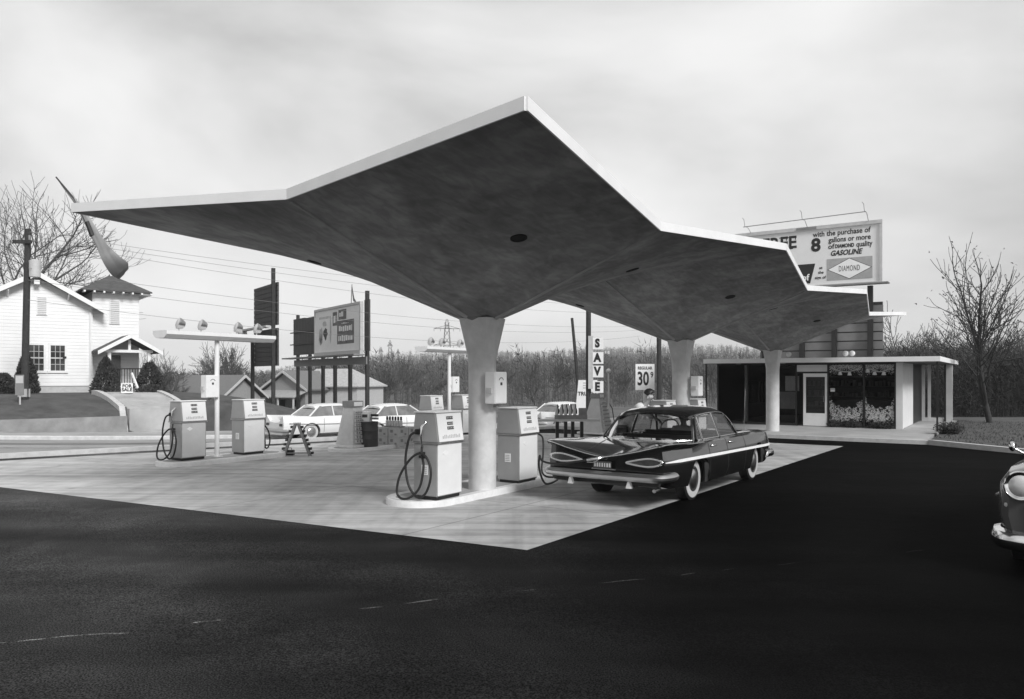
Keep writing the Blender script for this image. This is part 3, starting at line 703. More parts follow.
# greenhouse
RS = []
for s, zt, wk in ((.36, 1.385, .95), (.48, 1.43, .98), (.8, 1.465, 1), (1.2, 1.48, 1), (1.6, 1.47, 1), (1.88, 1.43, .97), (1.97, 1.395, .95)):
    RS.append((s, [(0, zt), (.33 * wk, zt - .008), (.56 * wk, zt - .04), (.665 * wk, zt - .085), (.70 * wk, zt - .12), (.695 * wk, zt - .128), (.62 * wk, zt - .10), (.3 * wk, zt - .05), (0, zt - .04)]))
loft(RS, 5).build('roof', M_carp, car, recalc=True, smooth=40)
def grid_surf(fn, nu, nv):
    mb = MB(); mb.add([fn(i / nu, j / nv) for i in range(nu + 1) for j in range(nv + 1)], [(i * (nv + 1) + j, (i + 1) * (nv + 1) + j, (i + 1) * (nv + 1) + j + 1, i * (nv + 1) + j + 1) for i in range(nu) for j in range(nv)]); return mb
def rearg(u, v):
    q = 2 * u - 1; aq = abs(q); b = Vector((-.22 + .40 * aq ** 2.6, .80 * q, .938)); t = Vector((.39 + .10 * aq ** 2, .655 * q, 1.38 - .06 * aq ** 2.4))
    p = b.lerp(t, v); bl = math.sin(math.pi * v) * .05; return tuple(p + Vector((-bl * (1 - .5 * aq), 0, bl * .6)))
def frontg(u, v):
    q = 2 * u - 1; aq = abs(q); b = Vector((2.62 - .34 * aq ** 2.6, .80 * q, .948)); t = Vector((1.95 - .08 * aq ** 2, 655e-3 * q, 1.39 - .06 * aq ** 2.4))
    p = b.lerp(t, v); bl = math.sin(math.pi * v) * .04; return tuple(p + Vector((bl * (1 - .5 * aq), 0, bl * .6)))
for nm, fn in (('rear_window', rearg), ('windscreen', frontg)):
    gl = grid_surf(fn, 20, 8).build(nm, M_cglass, car, smooth=60)
    for v in (0, 1): MB().tube([fn(i / 24, v) for i in range(25)], .013, 6).build('window_trim', M_chrome, gl, smooth=60)
    for u in (0, 1): MB().tube([fn(u, i / 8) for i in range(9)], .02, 6).build('pillar', M_chrome if nm == 'rear_window' else M_carp, gl, smooth=60)
def rail(s): # underside edge of the roof
    return (s, pchip([a for a, _ in RS], [b[4][0] for _, b in RS], s) - .008, pchip([a for a, _ in RS], [b[4][1] for _, b in RS], s))
for sg in (-1, 1):
    def W(s, top): q = rail(s) if top else (s, .845, .945); return (q[0], q[1] * sg, q[2])
    wins = [((.20, .42), (.50, .50)), ((.46, 1.22), (.56, 1.20)), ((1.28, 2.06), (1.26, 1.84))]
    for (b0, b1), (t0, t1) in wins:
        q = [W(b0, 0), W(b1, 0), W(t1, 1), W(t0, 1)]
        w_ = MB().add(q, [(0, 1, 2, 3)]).build('side_window', M_cside, car)
        MB().tube(q + [q[0]], .011, 6, cap=False).build('window_trim', M_chrome, w_)
    MB().tube([W(1.25, 0), W(1.23, 1)], .022, 6).build('door_pillar', M_dark, car)
    MB().tube([W(.44, 0), W(.53, 1)], .016, 6).build('door_pillar', M_dark, car)
    MB().tube([W(.18, 0), W(.30, 0), W(.5, 1)][::2], .03, 8).build('roof_pillar', M_carp, car, smooth=60)
    MB().tube([(q[0], (q[1] + .014) * sg, q[2] + .006) for q in [rail(.42 + i * .15) for i in range(11)]], .012, 6).build('drip_rail', M_chrome, car, smooth=60)
# interior
MB().box(.66, .84, -.72, .72, .45, .97).build('rear_seat', M_dark, car, bevel=.05)
MB().box(1.42, 1.58, -.72, .72, .45, 1.0).build('front_seat', M_dark, car, bevel=.05)
MB().box(1.55, 1.95, -.7, .7, .45, .62).build('seat_cushion', M_dark, car, bevel=.04)
MB().box(2.2, 2.4, -.74, .74, .75, .96).build('dashboard', M_dark, car, bevel=.03)
sw = [(1.98 + .07 * math.sin(a) * 1, .40 + .19 * math.cos(a), .995 + .175 * math.sin(a)) for a in [2 * math.pi * i / 28 for i in range(29)]]
swo = MB().tube(sw, .012, 6, cap=False).build('steering_wheel', M_grey, car, smooth=60)
MB().tube([(1.98, .215, .995), (1.98, .585, .995)], .012, 6).tube([(1.98, .4, .995), (2.3, .4, .82)], .02, 6).build('steering_column', M_grey, swo)
MB().box(1.9, 1.91, -.1, .1, 1.22, 1.27).build('mirror', M_dark, car)
# wheels
def wheel(parent, s, y, sg, tyre=M_rubber, rad=.355):
    rot = Matrix.Translation((s, y * sg, rad - .012)) @ Matrix.Rotation(R(-90 * sg), 4, 'X')
    k = rad / .355
    t = MB().lathe([(.24 * k, -.19), (.31 * k, -.195), (.35 * k, -.175), (rad, -.13), (rad, -.05), (.35 * k, -.015), (.325 * k, .0), (.24 * k, .005)], 36, rot).build('wheel', tyre, parent, smooth=40)
    MB().lathe([(.19 * k, .0), (.2 * k, .009), (.302 * k, .0055), (.306 * k, .001)], 36, rot).build('whitewall', M_lgrey, t, smooth=40)
    MB().lathe([(.205 * k, .0095), (.19 * k, .014), (.16 * k, .008), (.15 * k, .016), (.1 * k, .03), (.05 * k, .036)], 30, rot).build('hub_cap', M_chromed, t, smooth=40)
    return t
for s in (0, 3.02):
    for sg in (-1, 1): wheel(car, s, .865, sg)
# nose
for sg in (-1, 1):
    for y in (.58, .76): 
        rot = Matrix.Translation((3.92, y * sg, .70)) @ Matrix.Rotation(R(90), 4, 'Y'); MB().lathe([(.09, -.03), (.09, .02), (.075, .03), (.04, .04)], 18, rot).build('headlight', M_lgrey, car, smooth=50)
MB().box(3.9, 3.945, -.48, .48, .62, .76).build('grille', M_chromed, car)
fb = MB(); pth = [(3.45, .97), (3.75, .985), (3.95, .93), (4.03, .6), (4.05, 0)]; pth += [(a, -b) for a, b in reversed(pth[:-1])]
fb.tube([(a, b, .47) for a, b in pth], .075, 10); fb.build('front_bumper', M_chrome, car, smooth=60)
MB().tube([(2.75, -.78, .95), (2.78, -.80, 1.75)], .004, 6).build('aerial', M_chrome, car)
MB().tube([(3.15, -.6, .93), (3.45, -.6, .925)], .015, 6).build('hood_ornament', M_chrome, car)

# the fuel hose from the right pump to the filler behind the number plate
def carp(s, l, z): q = Vector((CARX, CARY, 0)) + ch * s + cl * l; return (q.x, q.y, z)
hp = [(*loc(pB, .22, .34), .93), (*loc(pB, .27, .42), .84), (*loc(pB, .3, .38), .55), (*loc(pB, .32, .3), .28), (*loc(pB, .42, .3), .17), (*loc(pB, .62, .42), .15), carp(-1.30, 1.12, .22), carp(-1.5, 1.12, .48), carp(-1.55, 1.08, .70), carp(-1.58, 1.0, .62), carp(-1.62, .7, .60), carp(-1.6, .35, .66), carp(-1.58, .2, .69)]
hs = MB().tube(smoothp(hp, 6), .017, 8).build('fuel_hose', M_rubber, None, smooth=60); tag(hs, 'black fuel hose running from the column pump to the tail of the black car', 'hose')
MB().tube([carp(-1.58, .2, .69), carp(-1.57, .1, .715), carp(-1.53, .03, .72), carp(-1.46, -.02, .735)], [.022, .03, .022, .014], 8).build('nozzle', M_chrome, hs, smooth=50)
MB().tube([carp(-1.58, .2, .66), carp(-1.57, .1, .66), carp(-1.54, .03, .69)], .008, 6).build('trigger_guard', M_chrome, hs, smooth=50)

# ---------------------------------------------------------------- light sedans out in the street
M_wcar = mat('white car paint', .78, .25, amt=.03, scale=2, coat=.8)
M_gcar = mat('grey car paint', .5, .25, amt=.05, scale=2, coat=.8)
def low2(w, zb): return [(w, .80), (w + .03, .62), (w, .42), (w - .05, .28), (w - .15, .25), (0, .25)]
S2 = [(-2.6, [(0, .72), (.4, .75), (.74, 1.01)] + low2(.78, .3)), (-2.45, [(0, .84), (.4, .85), (.76, 1.0)] + low2(.84, .28)), (-1.5, [(0, .96), (.4, .96), (.78, .97)] + low2(.9, .26)),
      (-.5, [(0, .97), (.4, .97), (.8, .96)] + low2(.9, .26)), (.9, [(0, .97), (.4, .97), (.8, .95)] + low2(.9, .26)), (1.9, [(0, .95), (.4, .94), (.76, .92)] + low2(.88, .26)), (2.45, [(0, .84), (.4, .84), (.7, .86)] + low2(.84, .28)), (2.6, [(0, .7), (.4, .7), (.6, .74)] + low2(.78, .3))]
def sedan(label, p, rz, m, group):
    t = thing('moving_car', label, 'car', (p[0], p[1], gz(p[0], p[1]) - drop(p[0], p[1])), rz, group)
    b = loft(S2, 4).build('body', m, t, recalc=True)
    c_ = MB()
    for s in (-1.45, 1.5):
        for sg in (-1, 1): c_.extr([(s + .4 * math.cos(R(a)), .62 * sg, .33 + .38 * math.sin(R(a))) for a in range(0, 360, 12)], (0, 0, 0), (0, .5 * sg, 0))
    cc = c_.build('cutter', M_black, t, recalc=True); mo = b.modifiers.new('b', 'BOOLEAN'); mo.object = cc; mo.solver = 'EXACT'
    me = ev_mesh(b); b.modifiers.clear(); b.data = me; D.objects.remove(cc); me.shade_smooth(); me.set_sharp_from_angle(angle=R(30))
    gs = [(-1.5, .96, .62), (-.95, 1.36, .55), (.3, 1.38, .55), (.98, .96, .64)]
    g = MB(); n = len(gs)
    for s, z, w_ in gs: g.v += [(s, .80 if z < 1 else w_ + .04, .955 if z < 1 else z), (s, -(.80 if z < 1 else w_ + .04), .955 if z < 1 else z)]
    g.f += [(2, 4, 6, 0), (7, 5, 3, 1), (0, 1, 3, 2), (2, 3, 5, 4), (4, 5, 7, 6)]
    g.build('windows', mat('dull car glass', .16, .15, amt=.5, scale=1.5, coat=1), t, recalc=True)
    loft([(s, [(0, z), (.4, z - .01), (w_, z - .06), (w_ + .05, z - .1), (w_, z - .11), (0, z - .07)]) for s, z, w_ in ((-1.12, 1.36, .52), (-1.0, 1.41, .55), (-.6, 1.455, .57), (.0, 1.46, .57), (.32, 1.42, .56), (.45, 1.37, .53))], 4).build('roof', m, t, recalc=True, smooth=40)
    for sg in (-1, 1):
        pl_ = MB(); pl_.tube([(-1.5, .79 * sg, .95), (-.98, .60 * sg, 1.36)], .035, 6).tube([(.98, .79 * sg, .95), (.36, .60 * sg, 1.37)], .03, 6).tube([(-.4, .81 * sg, .95), (-.4, .62 * sg, 1.38)], .03, 6); pl_.build('pillar', m, t)
        for s in (-1.45, 1.5): wheel(t, s, .86, sg)
        MB().lathe([(.1, -.03), (.1, .02), (.06, .035)], 16, Matrix.Translation((2.56, .66 * sg, .66)) @ Matrix.Rotation(R(90), 4, 'Y')).build('headlight', M_lgrey, t, smooth=50)
        MB().tube([(-2.4, .9 * sg, .72), (-1.5, .945 * sg, .66), (.9, .945 * sg, .62), (2.3, .9 * sg, .62)], .016, 6).build('side_trim', M_chromed, t)
        k_ = MB()
        for s in (-.9, .0, .95): k_.tube([(s, .91 * sg, .9), (s, .938 * sg, .62), (s, .905 * sg, .34)], .007, 5)
        for q_ in (0,): k_.build('door_seam', M_grey, t)
        MB().box(-2.64, -2.58, .6 * sg - .1, .6 * sg + .1, .6, .7).build('tail_lamp', M_dark, t)
    MB().tube([(2.4, .92, .42), (2.66, .8, .42), (2.72, 0, .42), (2.66, -.8, .42), (2.4, -.92, .42)], .07, 8).build('front_bumper', M_chromed, t, smooth=50)
    MB().tube([(-2.4, .92, .42), (-2.66, .8, .42), (-2.72, 0, .42), (-2.66, -.8, .42), (-2.4, -.92, .42)], .07, 8).build('rear_bumper', M_chromed, t, smooth=50); return t
GS = 'light cars passing in the street'; rs = math.atan2(E1.y, E1.x)
def on_st(px, o):     # the street at offset o from its kerb, in the line of a pixel column
    k = (px - CX) / F; a = N0 + E2 * o; tt = (k * a.y - a.x) / (E1.x - k * E1.y); q = a + E1 * tt; return (q.x, q.y)
sedan('white car in the far lane, passing left of the stacked oil can tower', on_st(333, 7.2), rs, M_wcar, GS)
sedan('white car passing behind the stacked cases and dark drum', on_st(395, 6.6), rs, M_wcar, GS)
sedan('white car in the street behind the rack of oil bottles, left of the SAVE pole', on_st(566, 6.8), rs, M_wcar, GS)

# ---------------------------------------------------------------- rounded older car cut by the right edge
h_ = Vector((-.64, -.768, 0)); O_ = (5.13 + 2.36 * .64 + .7 * .768, 7.75 + 2.36 * .768 - .7 * .64)
pc = thing('parked_car', 'rounded older grey car with round headlight and chrome bumper at the right edge', 'car', onz(O_), math.atan2(h_.y, h_.x))
def lw(w, zb): return [(w, .80), (w + .01, .60), (w - .03, .42), (w - .1, zb), (0, zb)]
S3 = [(2.52, [(0, .72), (.28, .74), (.46, .72), (.60, .86), (.74, .86), (.80, .82)] + lw(.80, .4)), (2.42, [(0, .86), (.28, .86), (.48, .82), (.62, 1.0), (.80, .97), (.87, .88)] + lw(.88, .36)),
      (2.2, [(0, 1.04), (.28, 1.02), (.50, .92), (.68, 1.08), (.84, 1.02), (.92, .9)] + lw(.93, .3)), (1.9, [(0, 1.13), (.3, 1.10), (.54, .97), (.70, 1.10), (.85, 1.04), (.94, .9)] + lw(.95, .28)), (1.0, [(0, 1.18), (.36, 1.14), (.6, 1.03), (.74, 1.08), (.86, 1.03), (.93, .9)] + lw(.94, .27)),
      (.3, [(0, 1.18), (.4, 1.16), (.66, 1.10), (.76, 1.08), (.86, 1.03), (.92, .9)] + lw(.93, .27)), (-1.4, [(0, 1.12), (.4, 1.12), (.66, 1.08), (.78, 1.06), (.87, 1.0), (.93, .9)] + lw(.94, .27)), (-2.2, [(0, .98), (.4, .97), (.6, .93), (.72, .92), (.82, .88), (.88, .84)] + lw(.88, .3)), (-2.5, [(0, .7), (.35, .7), (.5, .7), (.62, .74), (.72, .76), (.78, .74)] + lw(.78, .36))]
S3 = S3[::-1]
M_pc = mat('grey car enamel', .085, .25, amt=.08, scale=3, coat=1)
b = loft(S3, 5).build('body', M_pc, pc, recalc=True); c_ = MB()
for s in (-1.4, 1.55):
    for sg in (-1, 1): c_.extr([(s + .40 * math.cos(R(a)), .68 * sg, .34 + .38 * math.sin(R(a))) for a in range(0, 360, 12)], (0, 0, 0), (0, .5 * sg, 0))
cc = c_.build('cutter', M_black, pc, recalc=True); mo = b.modifiers.new('b', 'BOOLEAN'); mo.object = cc; mo.solver = 'EXACT'
me = ev_mesh(b); b.modifiers.clear(); b.data = me; D.objects.remove(cc); me.shade_smooth(); me.set_sharp_from_angle(angle=R(35))
loft([(s, [(0, z), (.4, z - .02), (w_, z - .1), (w_ + .08, .5 * z + .5), (.78, 1.06), (.6, 1.0), (0, 1.0)]) for s, z, w_ in ((-1.9, 1.1, .5), (-1.3, 1.42, .54), (-.6, 1.58, .58), (0, 1.56, .58), (.35, 1.40, .56), (.75, 1.14, .55))], 5).build('cabin', mat('dark car glass', .03), pc, recalc=True, smooth=40)
loft([(s, [(0, z), (.4, z - .02), (w_, z - .1), (w_ + .03, z - .15), (w_, z - .15), (0, z - .1)]) for s, z, w_ in ((-1.6, 1.40, .52), (-.9, 1.6, .58), (-.2, 1.62, .58), (.18, 1.55, .56))], 5).build('roof', M_pc, pc, recalc=True, smooth=40)
for sg in (-1, 1):
    for s in (-1.4, 1.55): wheel(pc, s, .88, sg)
    rot = Matrix.Translation((2.50, .70 * sg, .90)) @ Matrix.Rotation(R(84), 4, 'Y')
    hl = MB().lathe([(.15, -.25), (.15, .06), (.135, .085), (.115, .07)], 28, rot).build('headlight', M_chrome, pc, smooth=40)
    MB().lathe([(.118, .05), (.09, .095), (.04, .115)], 24, rot).build('lens', mat('lamp glass', .55, .1, amt=.15, scale=60, stretch=(1, 8, 1), coat=1), hl, smooth=60)
    MB().ball((2.44, .80 * sg, .70), .07, .06, .05).build('parking_lamp', M_lgrey, pc, smooth=60)
    MB().tube([(.9, .965 * sg, .72), (2.1, .975 * sg, .74)], .012, 6).build('side_trim', M_chrome, pc)
MB().extr([(2.53, -.62, .46), (2.53, .62, .46), (2.53, .62, .72), (2.53, -.62, .72)], (-.1, 0, 0), (.005, 0, 0)).build('grille_opening', M_black, pc, recalc=True)
for z in (.50, .58, .66, .73):
    MB().tube([(2.40, .70, z), (2.53, .62, z), (2.6, .4, z), (2.63, 0, z), (2.6, -.4, z), (2.53, -.62, z), (2.40, -.70, z)], .022, 8).build('grille_bar', M_chrome, pc, smooth=60)
fb = MB(); sec = [(-.06, .26), (.0, .27), (.045, .32), (.05, .38), (.02, .44), (-.04, .46)]; pth = smoothp([(2.15, .96, 0), (2.42, .92, 0), (2.60, .76, 0), (2.70, .4, 0), (2.73, 0, 0), (2.70, -.4, 0), (2.60, -.76, 0), (2.42, -.92, 0), (2.15, -.96, 0)], 5)
vs_ = []; fs_ = []; m_ = len(sec)
for i, q in enumerate(pth):
    t = (pth[min(i + 1, len(pth) - 1)] - pth[max(i - 1, 0)]).normalized(); nrm = Vector((-t.y, t.x, 0)); nrm = nrm if nrm.dot(q - Vector((1.6, 0, 0))) > 0 else -nrm
    for a, z in sec: v = q + nrm * a; vs_.append((v.x, v.y, z))
for i in range(len(pth) - 1):
    for k in range(m_): a = i * m_ + k; b_ = i * m_ + (k + 1) % m_; fs_.append((a, b_, b_ + m_, a + m_))
fs_ += [tuple(range(m_)), tuple(reversed(range((len(pth) - 1) * m_, len(pth) * m_)))]
fb.add(vs_, fs_).build('front_bumper', M_chrome, pc, recalc=True, smooth=40)
for y in (-.42, .42): MB().box(2.68, 2.78, y - .05, y + .05, .24, .52).build('bumper_guard', M_chrome, pc, bevel=.02)
MB().tube([(2.3, 0, 1.0), (2.1, 0, 1.13), (1.7, 0, 1.19)], [.012, .02, .008], 8).build('hood_ornament', M_chrome, pc, smooth=60)
MB().tube([(.62, -.86, 1.05), (.66, -.98, 1.12)], .012, 6).ball((.66, -1.0, 1.15), .06, .04, .06).build('wing_mirror', M_chrome, pc, smooth=60)
# ---------------------------------------------------------------- station office (local x = across, y = back)
M_off = mat('office dark panel', .035, .6, amt=.2, scale=3)
M_wall = mat('office white wall', .72, .6, amt=.06, scale=2)
of = thing('station_office', 'low flat roofed glass station office behind the far canopy column', 'building', (C3.x, C3.y, 0), -TH)
RL, RRt = -3.75, 4.92
MB().box(RL, RRt, 3.5, 13.0, 2.52, 2.70).build('roof', M_fascia, of)
MB().box(RL + .05, RRt - .05, 3.55, 12.95, 2.505, 2.518).build('soffit', M_off, of)
f_ = MB().box(-3.45, 3.6, 4.55, 12.8, .0, .02).build('floor', M_grey, of)
# front: dark mullions, door, transom, glass
fr = MB()
for x in (-3.45, -2.2, -.95, -.24, .97, 2.27, 3.36): fr.box(x - .03, x + .03, 4.44, 4.54, .0, 2.5)
fr.box(-3.48, 3.39, 4.445, 4.535, 2.44, 2.503).box(-3.48, -.27, 4.445, 4.535, 0.001, .10).box(.97, 3.36, 4.445, 4.535, .001, .06)
fr.build('front_frame', M_black, of)
dr = MB()
dr.box(.03, .13, 4.46, 4.52, .02, 2.10).box(.85, .95, 4.46, 4.52, .02, 2.10).box(.13, .85, 4.46, 4.52, .02, .52).box(.13, .85, 4.46, 4.52, 1.96, 2.10)
d_ = dr.build('door', M_white, of)
gp_ = MB(); gp_.box(.13, .85, 4.485, 4.49, .52, 1.96); gp_.build('pane', M_glass, d_)
bl = MB()
for i in range(26): bl.box(.15, .83, 4.53, 4.545, .55 + i * .054, .585 + i * .054)
bl.build('blind', mat('blind', .12, .8, amt=.1), d_)
MB().tube([(.80, 4.45, .98), (.80, 4.42, 1.0), (.80, 4.42, 1.18), (.80, 4.45, 1.2)], .012, 6).build('handle', M_chrome, d_)
MB().box(-.21, .94, 4.46, 4.52, 2.17, 2.44).build('transom_panel', M_wall, of)
MB().box(-.21, .94, 4.45, 4.53, 2.10, 2.17).build('door_head', M_black, of)
for a, b in ((-3.42, -2.23), (-2.17, -.98), (-.92, -.27), (-.20, .02), (1.0, 2.24), (2.30, 3.33)):
    MB().box(a, b, 4.488, 4.492, .06, 2.44).build('front_window', M_glass, of)
M_snow = mat('sprayed snow', .75, .9, amt=.08, scale=40)
rnd = random.Random(11)
for a, b in ((1.0, 2.24), (2.30, 3.33)):
    s_ = MB(); wd = b - a
    for i in range(9000):
        u = rnd.random(); x = a + .02 + u * (wd - .04); e = abs(2 * u - 1)
        top = .78 + .42 * e ** 3 + .05 * math.sin(u * 23 + a)
        if rnd.random() < .22: z = 2.43 - abs(rnd.gauss(0, .09)) * (1 + 1.2 * e)
        else: z = .22 + (top - .22) * rnd.random() ** .8
        if z < .2 or z > 2.43: continue
        dens = .55 if z > 2 else min(1, max(.04, (top + .08 - z) / .42)) * min(1, (z - .12) / .3) * min(1, max(.08, .5 + .7 * noise.noise(Vector((x * 9, z * 9, a))) + .6 * noise.noise(Vector((x * 17, z * 17, a)))))
        if rnd.random() > dens: continue
        q = rnd.uniform(.004, .014); k = rnd.uniform(0, 3); c, s = math.cos(k) * q, math.sin(k) * q
        s_.add([(x + c, 4.484, z + s), (x - s, 4.484, z + c), (x - c, 4.484, z - s), (x + s, 4.484, z - c)], [(0, 1, 2, 3)])
    s_.build('sprayed_snow', M_snow, of)
    gl = []
    for i in range(12): u = i / 11; gl.append((a + .05 + u * (wd - .1), 4.47, 2.36 - .20 * math.sin(math.pi * u)))
    go_ = MB().tube(gl, .022, 6).build('garland', M_lgrey, of)
    for u in (.32, .62) if a < 2 else (.06, .32, .66):
        MB().lathe([(.02, .06), (.05, .05), (.065, -.02), (.085, -.07), (.02, -.075)], 14, Matrix.Translation((a + .05 + u * (wd - .1), 4.46, 2.24 - .16 * math.sin(math.pi * u)))).build('paper_bell', M_white, go_, smooth=50)
MB().box(1.05, 1.22, 4.478, 4.483, 1.38, 1.52).build('window_notice', M_lgrey, of)
MB().box(1.06, 1.21, 4.474, 4.4775, 1.39, 1.44).build('window_notice', M_white, of)
# back and side walls
MB().box(-3.45, 3.6, 12.7, 12.82, .001, 2.503).build('back_wall', M_off, of)
sw_ = MB(); sw_.box(3.39, 3.62, 4.40, 4.60, .001, 2.503); sw_.box(3.45, 3.60, 4.60, 7.9, .001, 2.502); sw_.build('side_wall', M_wall, of)
MB().box(3.49, 3.56, 7.9, 12.69, .001, 2.503).build('side_door', M_black, of)
lw_ = MB(); lw_.box(-3.5, -3.42, 4.55, 8.8, .021, 2.503).box(-3.5, -3.42, 8.8, 12.69, .021, .7).box(-3.5, -3.42, 8.8, 12.69, 1.75, 2.503)
for y in (8.8, 10.6, 11.2, 12.6): lw_.box(-3.495, -3.425, y, y + .09, .70, 1.75)
lw_.build('left_wall', M_off, of)
MB().box(-3.465, -3.455, 8.89, 12.6, .70, 1.75).build('left_window', M_glass, of)
MB().tube([(-2.72, 6.0, .02), (-2.72, 6.0, 2.5)], .06, 12).build('inner_post', M_lgrey, of)
MB().box(-3.70, -3.64, 3.6, 3.66, .001, 2.504).build('corner_post', M_black, of)
ct = MB(); ct.box(.9, 3.1, 6.2, 6.7, .02, 1.02); ct.build('counter', M_dark, of)
sh = MB()
for z in (.5, 1.0, 1.5, 1.95): sh.box(-1.6, 3.2, 12.2, 12.7, z, z + .03)
sh.build('back_shelf', M_grey, of)
rnd = random.Random(4); st_ = MB()
for z in (.53, 1.03, 1.53):
    x = -1.5
    while x < 3.1: w_ = rnd.uniform(.06, .16); st_.box(x, x + w_, 12.3, 12.5, z, z + rnd.uniform(.12, .3)); x += w_ + rnd.uniform(.02, .15)
st_.build('stock', M_grey, of)
MB().box(-1.15, -.35, 4.95, 4.98, .65, 1.35).build('poster', M_grey, of)
MB().box(-.85, -.3, 5.2, 5.23, 1.38, 2.0).build('wall_poster', M_lgrey, of)
# right hand porch: slim corner post, rear pillar, framed opening
MB().box(4.78, 4.84, 3.66, 3.72, .001, 2.504).build('corner_post', M_black, of)
MB().box(4.58, 4.82, 10.9, 11.1, .001, 2.504).build('rear_pillar', M_wall, of)
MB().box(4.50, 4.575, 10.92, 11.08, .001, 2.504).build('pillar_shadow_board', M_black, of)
fw = MB(); fw.box(3.63, 3.75, 10.95, 11.05, .001, 2.504); fw.box(3.86, 3.98, 10.95, 11.05, .001, 2.504); fw.box(3.75, 4.50, 10.955, 11.045, .001, .16); fw.build('porch_frame', M_wall, of)
# corner floodlights over the roof edge, and recessed soffit lamps
for x, l in ((1.75, 'left one'), (1.98, 'right one'), (-.35, 'lone one')):
    lb = {'left one': 'left lamp of the pair of round floodlights on the office roof edge', 'right one': 'right lamp of the pair of round floodlights on the office roof edge', 'lone one': 'single round floodlight on the office roof edge beside the far column'}[l]
    p = C3 + RR * x + U * 3.75
    t = thing('floodlight', lb, 'floodlight', (p.x, p.y, 2.70), -TH, 'floodlights on the office roof')
    MB().tube([(0, 0, 0), (0, -.03, .10)], .015, 8).build('stem', M_grey, t)
    rot = Matrix.Translation((0, -.04, .15)) @ Matrix.Rotation(R(80), 4, 'X'); MB().lathe([(.03, -.14), (.08, -.10), (.11, 0), (.11, .02)], 18, rot).build('shade', M_lgrey, t, smooth=40)
    MB().lathe([(.1, .021), (.07, .05), (.02, .06)], 18, rot).build('lens', M_white, t, smooth=60)
for x in (-2.4, -.62): MB().lathe([(.1, 2.49), (.1, 2.505)], 18, Matrix.Translation((x, 3.9, 0))).build('soffit_lamp', M_lgrey, of)
# clipped planting along the shop window, and the bush at the corner post
def leafball(mb, c, rx, ry, rz, n, sz, rnd, cone=0.0):
    for i in range(n):
        while True:
            p = Vector((rnd.uniform(-1, 1), rnd.uniform(-1, 1), rnd.uniform(-1, 1)))
            if p.length <= 1 and p.length > .25: break
        k = 1 - cone * (p.z + 1) / 2; q = Vector((c[0] + p.x * rx * k, c[1] + p.y * ry * k, c[2] + p.z * rz))
        a = Vector((rnd.gauss(0, 1), rnd.gauss(0, 1), rnd.gauss(0, .8) + .3)).normalized(); b = a.orthogonal().normalized(); s = sz * rnd.uniform(.6, 1.5)
        mb.add([q - b * s * .35, q + a * s, q + b * s * .35], [(0, 1, 2)])
rnd = random.Random(21)
for i, x in enumerate((1.25, 1.95, 2.75, 3.1)):
    p = C3 + RR * x + U * 4.2; lb = ['low dark shrub under the office window, next to the white door', 'low dark shrub under the middle of the snow sprayed windows', 'low dark shrub under the right snow sprayed window', 'low dark shrub at the foot of the white office pier'][i]
    t = thing('shrub', lb, 'shrub', (p.x, p.y, 0), 0, 'low shrubs under the office windows')
    m_ = MB(); leafball(m_, (0, 0, .14), .32, .15, .16, 420, .05, rnd); m_.build('foliage', M_fold, t); MB().tube([(0, 0, 0), (0, 0, .2)], .02, 5).build('stem', M_barkd, t)
p = C3 + RR * 5.25 + U * 2.6
t = thing('shrub', 'spiky dark bush on the grass beside the slim office corner post', 'shrub', (p.x, p.y, 0)); m_ = MB()
for i in range(260):
    a = rnd.uniform(0, 6.28); e = rnd.uniform(.15, 1.3); l = rnd.uniform(.3, .62); b = Vector((rnd.gauss(0, .12), rnd.gauss(0, .12), 0)); d = Vector((math.cos(a) * math.cos(e) * 1.2, math.sin(a) * math.cos(e) * 1.2, math.sin(e))); s = d.cross(Vector((0, 0, 1))).normalized() * .018
    m_.add([b - s, b + s, b + d * l], [(0, 1, 2)])
leafball(m_, (0, 0, .2), .5, .4, .22, 500, .07, rnd); m_.build('foliage', M_fold, t); MB().tube([(0, 0, 0), (0, 0, .2)], .02, 5).build('stem', M_barkd, t)
rnd = random.Random(8); sb = MB()
for i in range(9000):
    x = rnd.uniform(5.0, 16); y = rnd.uniform(-6, 12)
    if y < -.6 - max(0, x - 4.97) * .83 + .2: continue
    p = C3 + RR * x + U * y; h = rnd.uniform(.03, .09); a = rnd.uniform(0, 6.28); c, s = math.cos(a) * .014, math.sin(a) * .014
    sb.add([(p.x - c, p.y - s, .0), (p.x + c, p.y + s, .0), (p.x + rnd.gauss(0, .03), p.y + rnd.gauss(0, .03), h)], [(0, 1, 2)])
o = sb.build('grass', M_lawn); tag(o, 'short winter grass beside the office', None, None, 'stuff')

# ---------------------------------------------------------------- the big sign behind the office
bs = thing('billboard', 'tall painted gasoline board with diamond emblem rising behind the office roof', 'billboard', (C3.x, C3.y, gz(C3.x, C3.y)), -TH)
bs.location.z = 0
SX0, SX1, SY, SZ0, SZ1 = -5.85, 1.52, 14.0, 6.66, 9.56
sk = MB(); zz = .2
while zz < 5.6: sk.box(-3.9 if False else -4.4, 1.62, SY + .25, SY + .29, zz, min(zz + .39, 5.75)); zz += .45
sk.build('board_skirt', mat('grey slats', .17, .8, amt=.2, scale=1.5, bump=.15), bs)
MB().box(-4.38, 1.60, SY + .295, SY + .31, .2, 5.7).build('backing', M_black, bs)
for x in (-4.1, -2.2, -.62, 1.06): MB().box(x - .12, x + .12, SY - .02, SY + .22, -.3, 6.5).build('post', M_black, bs)
MB().box(SX0, SX1, SY + .02, SY + .12, SZ0, SZ1).build('panel', mat('sign white', .74, .6, amt=.03, scale=2), bs)
